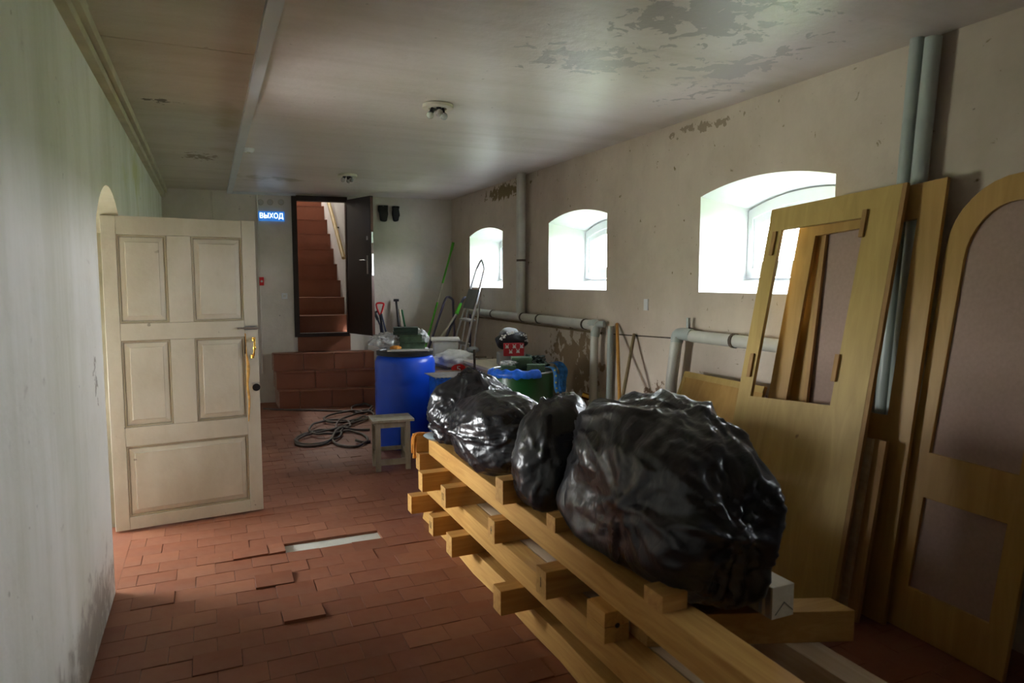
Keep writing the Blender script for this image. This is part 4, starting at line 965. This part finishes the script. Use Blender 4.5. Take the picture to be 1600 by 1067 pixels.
# white carrier bag with red mark, bucket
t_ = thing('cardboard_box', 'plain box hidden behind the barrel under the bucket', 'box', (2.30, 7.0, 0))
obj('carton', MB().box(2.08, 2.64, 6.65, 7.45, .002, .70), 'greybeam', t_, bevel=.004)
obj('carton_flap', MB().box(2.08, 2.64, 6.65, 7.04, .7005, .706), 'greybeam', t_)
t_ = thing('carrier_bag', 'white carrier bag with red round 5 logo behind the blue barrel', 'plastic bag', (2.33, 6.75, .706))
obj('bag_film', blobmesh((2.36, 6.80, .80), (.24, .13, .10), 12, .22, 2.2, 5, .7065), 'whiteplastic', t_, 'all')
obj('bag_knot', blobmesh((2.55, 6.78, .90), (.06, .05, .03), 15, .5, 3, 3), 'graycloth', t_, 'all')
Pc = at(717, 576, 1, 6.655)
disc = [(Pc.x+.078*math.cos(a*math.pi/14), Pc.z-.0+.048*math.sin(a*math.pi/14)) for a in range(28)]
obj('red_logo', MB().plate([disc], lambda u, v, q: (u, 6.665+q+((u-Pc.x)**2)*.8, v), -.006, .006), 'red', t_)
cu = bpy.data.curves.new('c5', 'FONT'); cu.body = '5'; cu.size = .10; cu.extrude = .002
tmp = bpy.data.objects.new('tmp5', cu); COL.objects.link(tmp); bpy.context.view_layer.update()
me = bpy.data.meshes.new_from_object(tmp.evaluated_get(bpy.context.evaluated_depsgraph_get())); bpy.data.objects.remove(tmp)
for v in me.vertices: v.co = Vector((Pc.x-.03+v.co.x*1.1, 6.655-v.co.z, Pc.z-.030+v.co.y*.85))-Vector(t_.location)
me.materials.append(MT['whitecloth']); o = bpy.data.objects.new('logo_digit', me); COL.objects.link(o); o.parent = t_
t_ = thing('bucket', 'square white plastic bucket with lid behind the carrier bag', 'bucket', (2.40, 7.25, .701))
def frus(cx, cy_, z0, z1, w0, w1, ang):
    c, s_ = math.cos(ang), math.sin(ang); pts = []
    for z, w_ in ((z0, w0), (z1, w1)):
        for a, b_ in ((-1,-1),(1,-1),(1,1),(-1,1)): pts.append((cx+(a*c-b_*s_)*w_/2, cy_+(a*s_+b_*c)*w_/2, z))
    return MB().hexa(pts)
obj('bucket_body', frus(2.40, 7.25, .707, .97, .25, .29, -.3), 'whiteplastic', t_, bevel=.03, seg=3, smooth=True)
obj('lid', frus(2.40, 7.25, .971, .995, .315, .315, -.3), 'whiteplastic', t_, bevel=.01, smooth=True)

# ================================================================== STOOL
sx0, sy0 = 1.255, 5.68
t_ = thing('wooden_stool', 'small paint-flecked wooden stool in front of the blue barrel', 'stool', (sx0+.14, sy0+.12, 0))
sa = -.07; c_, s_ = math.cos(sa), math.sin(sa)
def sp3(u, v, z): return (sx0+u*c_-v*s_, sy0+u*s_+v*c_, z)
def sbox(u0, u1, v0, v1, z0, z1): return MB().hexa([sp3(u0,v0,z0), sp3(u1,v0,z0), sp3(u1,v1,z0), sp3(u0,v1,z0), sp3(u0,v0,z1), sp3(u1,v0,z1), sp3(u1,v1,z1), sp3(u0,v1,z1)])
obj('seat_board', sbox(-.03, .33, -.02, .115, .425, .447), 'stoolwood', t_, bevel=.003)
obj('seat_board', sbox(-.03, .33, .119, .26, .425, .447), 'stoolwood', t_, bevel=.003)
for u in (0, .255):
    for v in (0, .195): obj('leg', sbox(u, u+.042, v, v+.042, .001, .4245), 'stoolwood', t_, bevel=.003)
for z in (.375,):
    obj('apron', sbox(.0425, .2545, .008, .028, z, z+.049), 'stoolwood', t_); obj('apron', sbox(.0425, .2545, .21, .23, z, z+.049), 'stoolwood', t_)
    obj('apron', sbox(.01, .03, .0425, .1945, z, z+.049), 'stoolwood', t_); obj('apron', sbox(.265, .285, .0425, .1945, z, z+.049), 'stoolwood', t_)
obj('stretcher', sbox(.0425, .2545, .21, .23, .13, .165), 'stoolwood', t_); obj('stretcher', sbox(.01, .03, .0425, .1945, .13, .165), 'stoolwood', t_); obj('stretcher', sbox(.265, .285, .0425, .1945, .13, .165), 'stoolwood', t_)
obj('stretcher', sbox(.0425, .2545, .012, .032, .05, .10), 'stoolwood', t_)

# ================================================================== HOSE
def fl(x, y, z=.012): p = at(x, y, 2, 0); return (p.x, p.y, z)
def ell(cx, cy_, rx, ry, a0, a1, rot=0, n=14, z=.012):
    out = []
    for i in range(n+1):
        a = R_(a0+(a1-a0)*i/n); x, y = rx*math.cos(a), ry*math.sin(a); c, s_ = math.cos(R_(rot)), math.sin(R_(rot))
        out.append(fl(cx+x*c-y*s_, cy_+x*s_+y*c, z+.010*(i % 5 == 2)))
    return out
pts = [fl(412, 640), fl(440, 641.5), fl(480, 642), fl(520, 643), fl(555, 644), fl(578, 641)]
pts += ell(566, 641, 17, 7, 20, 330, z=.02)
pts += ell(542, 655, 36, 8, -30, -330, -6, z=.03)
pts += [fl(565, 655, .03), fl(540, 670, .03)]
pts += ell(515, 672, 32, 11, 60, 380, -8, z=.035)
pts += ell(497, 686, 36, 10, -40, -350, -8, z=.02)
pts += [fl(533, 680, .035)]
pts += ell(546, 688, 28, 12, -150, 215, 2, z=.014)
pts += [fl(528, 665, .045), fl(548, 655, .045), fl(575, 646, .03)]
pts += [fl(584, 652, .02), fl(560, 662, .03), fl(520, 676, .04), fl(478, 684, .03), fl(462, 694, .014), fl(480, 699, .014), fl(512, 694, .02), (fl(530, 676, .05)), fl(555, 674, .02), fl(578, 673, .014)]
sp = smooth_path(pts, 5)
t_ = thing('hose', 'long grey rubber hose lying in tangled loops on the tiles', 'hose', fl(520, 670, 0))
obj('hose_tube', MB().tube(sp, .0125, 8), 'hose', t_, 'all')
t2 = obj('hose_end', MB().tube([fl(579, 692, .014), fl(566, 693, .014), fl(556, 692, .03)], .015, 8), 'hose', t_, 'all')

# ================================================================== TOOLS IN THE CORNER
def bw(x, y, off): return atback(x, y, off)
# red D-handled spade
t_ = thing('spade', 'spade with red D-shaped handle leaning on back wall behind barrel', 'spade', tuple(bw(604, 600, .3)))
a = bw(594, 492, .12); foot = Vector((a.x+.10, a.y-.22, .02)); top = bw(593, 474, .10)
hd = [bw(589, 474, .1), bw(599, 474, .1), bw(598.5, 480, .1), bw(595, 491, .11), bw(593, 491, .11), bw(588.8, 480, .1)]
obj('grip', MB().tube(smooth_path(hd, 4, True), .013, 8, closed=True), 'red', t_, 'all')
obj('shaft', MB().tube([a, a.lerp(foot, .78)], .015, 10), 'navy', t_, True)
dirv = (foot-a).normalized(); b0 = a.lerp(foot, .76)
obj('blade', MB().obox(b0-Vector((.10, 0, 0)), (.20, 0, 0), Vector((0, .008, 0)), dirv*(foot-b0).length), 'rust', t_, bevel=.003)
t_ = thing('loppers', 'black long-armed loppers leaning beside the red-handled spade', 'loppers', tuple(bw(597, 590, .3)))
p1, p2, pv = bw(585, 487, .08), bw(600, 492, .20), bw(594, 508, .14); e1, e2 = bw(597, 532, .16), bw(603, 520, .18)
obj('arm', MB().tube([p1, pv, e1], [.016, .012, .010], 8), 'navy', t_, True)
obj('grip', MB().tube([p1, p1.lerp(pv, .6)], .02, 8), 'black', t_, True)
obj('arm', MB().tube([bw(586, 489, .08), bw(590, 486, .09)], .014, 8), 'black', t_, True)
obj('jaw', MB().tube([e1, e1+Vector((.05, -.15, -.9))], .012, 8), 'steel', t_, True)
obj('arm', MB().tube([bw(596, 490, .15), bw(604, 522, .18), Vector((bw(604, 522, .18).x+.06, bw(604, 522, .18).y-.1, .06))], [.013, .013, .010], 8), 'navy', t_, True)
t_ = thing('scraper', 'black T-handled tool leaning on the back wall above the barrel cases', 'tool', tuple(bw(620, 600, .3)))
a = bw(619, 470, .08); f_ = Vector((a.x+.07, a.y-.25, .01))
obj('shaft', MB().tube([a, f_], .016, 10), 'black', t_, True); obj('t_grip', MB().tube([bw(615, 469, .08), bw(623, 469, .08)], .018, 8), 'black', t_, True)
t_ = thing('wooden_stick', 'pale wooden handle just right of the black T-handled tool', 'stick', tuple(bw(626, 600, .3)))
a = bw(624, 483, .08); f_ = Vector((a.x+.09, a.y-.25, .01)); obj('handle', MB().tube([a, f_], .018, 10), 'palewood', t_, True)
t_ = thing('green_stick', 'thin dark green handle beside the pale wooden handle', 'stick', tuple(bw(630, 600, .3)))
a = bw(628, 484, .06); f_ = Vector((a.x+.15, a.y-.25, .01)); obj('handle', MB().tube([a, f_], .013, 10), flat('deep_green_plastic', (.01,.16,.04), .5), t_, True)
# mop with lime handle in the corner
def tiltpole(x0, y0, off0, x1, y1, off1): return bw(x0, y0, off0), bw(x1, y1, off1)
t_ = thing('mop', 'tall lime green mop handle leaning into the back corner', 'mop', tuple(bw(668, 600, .5)))
a, b_ = tiltpole(708, 381, .17, 668, 530, .42); f_ = b_+(b_-a).normalized()*(b_.z/abs((b_-a).normalized().z)-.02)
obj('handle', MB().tube([a, a.lerp(b_, .42)], .014, 8), 'green', t_, True); obj('handle_tip', MB().tube([bw(708, 379, .17), bw(705.5, 391, .19)], .02, 8), 'green', t_, True)
obj('lower_handle', MB().tube([a.lerp(b_, .42), a.lerp(b_, .62)], .012, 8), 'lampwhite', t_, True); obj('lower_handle', MB().tube([a.lerp(b_, .62), f_], .014, 8), 'green', t_, True)
for (xa, ya, xb, yb, xc, yc, Yq, lb) in ((697, 466, 671, 540, 707, 468, 8.95, 'left of two bent purple-grey tube handles in the corner'), (724, 467, 692, 538, 734, 468, 8.45, 'right of two bent purple-grey tube handles by the ladder')):
    p0 = at(xb, yb, 1, Yq-.3); p1 = at(xa-3, ya+6, 1, Yq); p2 = at(xa+2, ya-2, 1, Yq); p3 = at(xc, yc, 1, Yq+.02); 
    dn = (p0-p1).normalized(); f_ = p0+dn*((p0.z-.02)/abs(dn.z))
    t_ = thing('tube_handle', lb, 'tube frame', (f_.x, f_.y, 0), 'bent tube handles')
    obj('bent_tube', MB().tube([f_, p0]+smooth_path([p1, p2, p3, p3+Vector((.02, .03, -.08))], 5), .017, 10), 'purple', t_, True)
    p4 = p3+Vector((.02, .03, -.08)); obj('rear_tube', MB().tube([p4, Vector((min(p4.x+.03, XR-.06), p4.y-.02, .02))], .015, 8), 'purple', t_, True)
t_ = thing('brush', 'pale handled brush with lime green grip in front of the ladder', 'brush', (2.7, 8.0, 0))
a = at(720, 474, 1, 8.25); b_ = at(713, 491, 1, 8.2); c2 = at(692, 522, 1, 8.1)
dn = (c2-b_).normalized(); f_ = c2+dn*((c2.z-.02)/abs(dn.z))
obj('grip', MB().tube([a, b_], [.018, .026], 8), 'green', t_, True); obj('handle', MB().tube([b_, f_], .014, 8), 'lampwhite', t_, True)
# aluminium stepladder, folded, leaning on the wall below the far window
t_ = thing('stepladder', 'folded aluminium stepladder leaning below the farthest window', 'ladder', (2.75, 8.0, 0))
ly = 8.0
tl = at(745, 420, 0, 3.12); tr = at(757, 420, 0, 3.08); apex = at(752, 408, 0, 3.10)
fl_ = at(706, 590, 0, 2.62); fr_ = at(732, 590, 0, 2.58)
fl_ = Vector((2.55, tl.y+.05, .02)); fr_ = Vector((2.55, tr.y-.18, .02))
obj('rail_loop', MB().tube([fl_, tl]+smooth_path([tl, apex+Vector((0, .02, 0)), apex+Vector((0,-.03,0)), tr], 5)[1:]+[fr_], .014, 8), 'alu', t_, True)
rl = Vector((2.75, tl.y+.02, .02)); rr2 = Vector((2.75, tr.y-.2, .02)); q1 = fl_.lerp(tl, .78)+Vector((.03,0,0)); q2 = fr_.lerp(tr, .78)+Vector((.03,0,0))
obj('rear_leg', MB().tube([rl, q1], .012, 8), 'alu', t_, True); obj('rear_leg', MB().tube([rr2, q2+Vector((.0,-.03,0))], .012, 8), 'alu', t_, True)
for f in (.16, .32, .48, .64):
    p = fl_.lerp(tl, f); q = fr_.lerp(tr, f); obj('step', MB().obox(p+Vector((-.03,0,-.01)), q-p, (.08, 0, .01), (0, 0, .02)), 'alu', t_, bevel=.002)
p = fl_.lerp(tl, .72); q = fr_.lerp(tr, .72); up = (tl-fl_).normalized()
obj('platform', MB().obox(p+Vector((-.01,0,0)), q-p, up*.25, (-.015, 0, .004)), 'alugrey', t_, bevel=.003)
for p_ in (rl, rr2): obj('foot', MB().tube([p_-Vector((0,0,.018)), p_+Vector((0,0,.03))], .018, 8), 'green', t_)
# broom handles on right wall
for (xt, yt, xb, yb, lb, mt, r) in ((964, 506, 968, 620, 'upright orange wooden broom handle leaning on the right wall', 'orangewood', .014), (991, 522, 972, 625, 'slanted old brown broom handle leaning on the right wall', 'oldhandle', .014)):
    a = at(xt, yt, 0, XR-.02); b_ = at(xb, yb, 0, XR-.28); dn = (b_-a).normalized(); f_ = b_+dn*((b_.z-.012)/abs(dn.z))
    t_ = thing('broom_handle', lb, 'stick', (f_.x, f_.y, 0)); obj('handle', MB().tube([a, f_], r, 10), mt, t_, True)
# paper note and small wall anchors
a = at(1010, 476, 0, XR)
t_ = obj('wall_outlet', MB().box(XR-.006, XR, a.y-.03, a.y+.03, a.z-.045, a.z+.045), 'white_reveal'); tag(t_, 'small pale blank cover plate on the wall between two windows', 'cover plate')
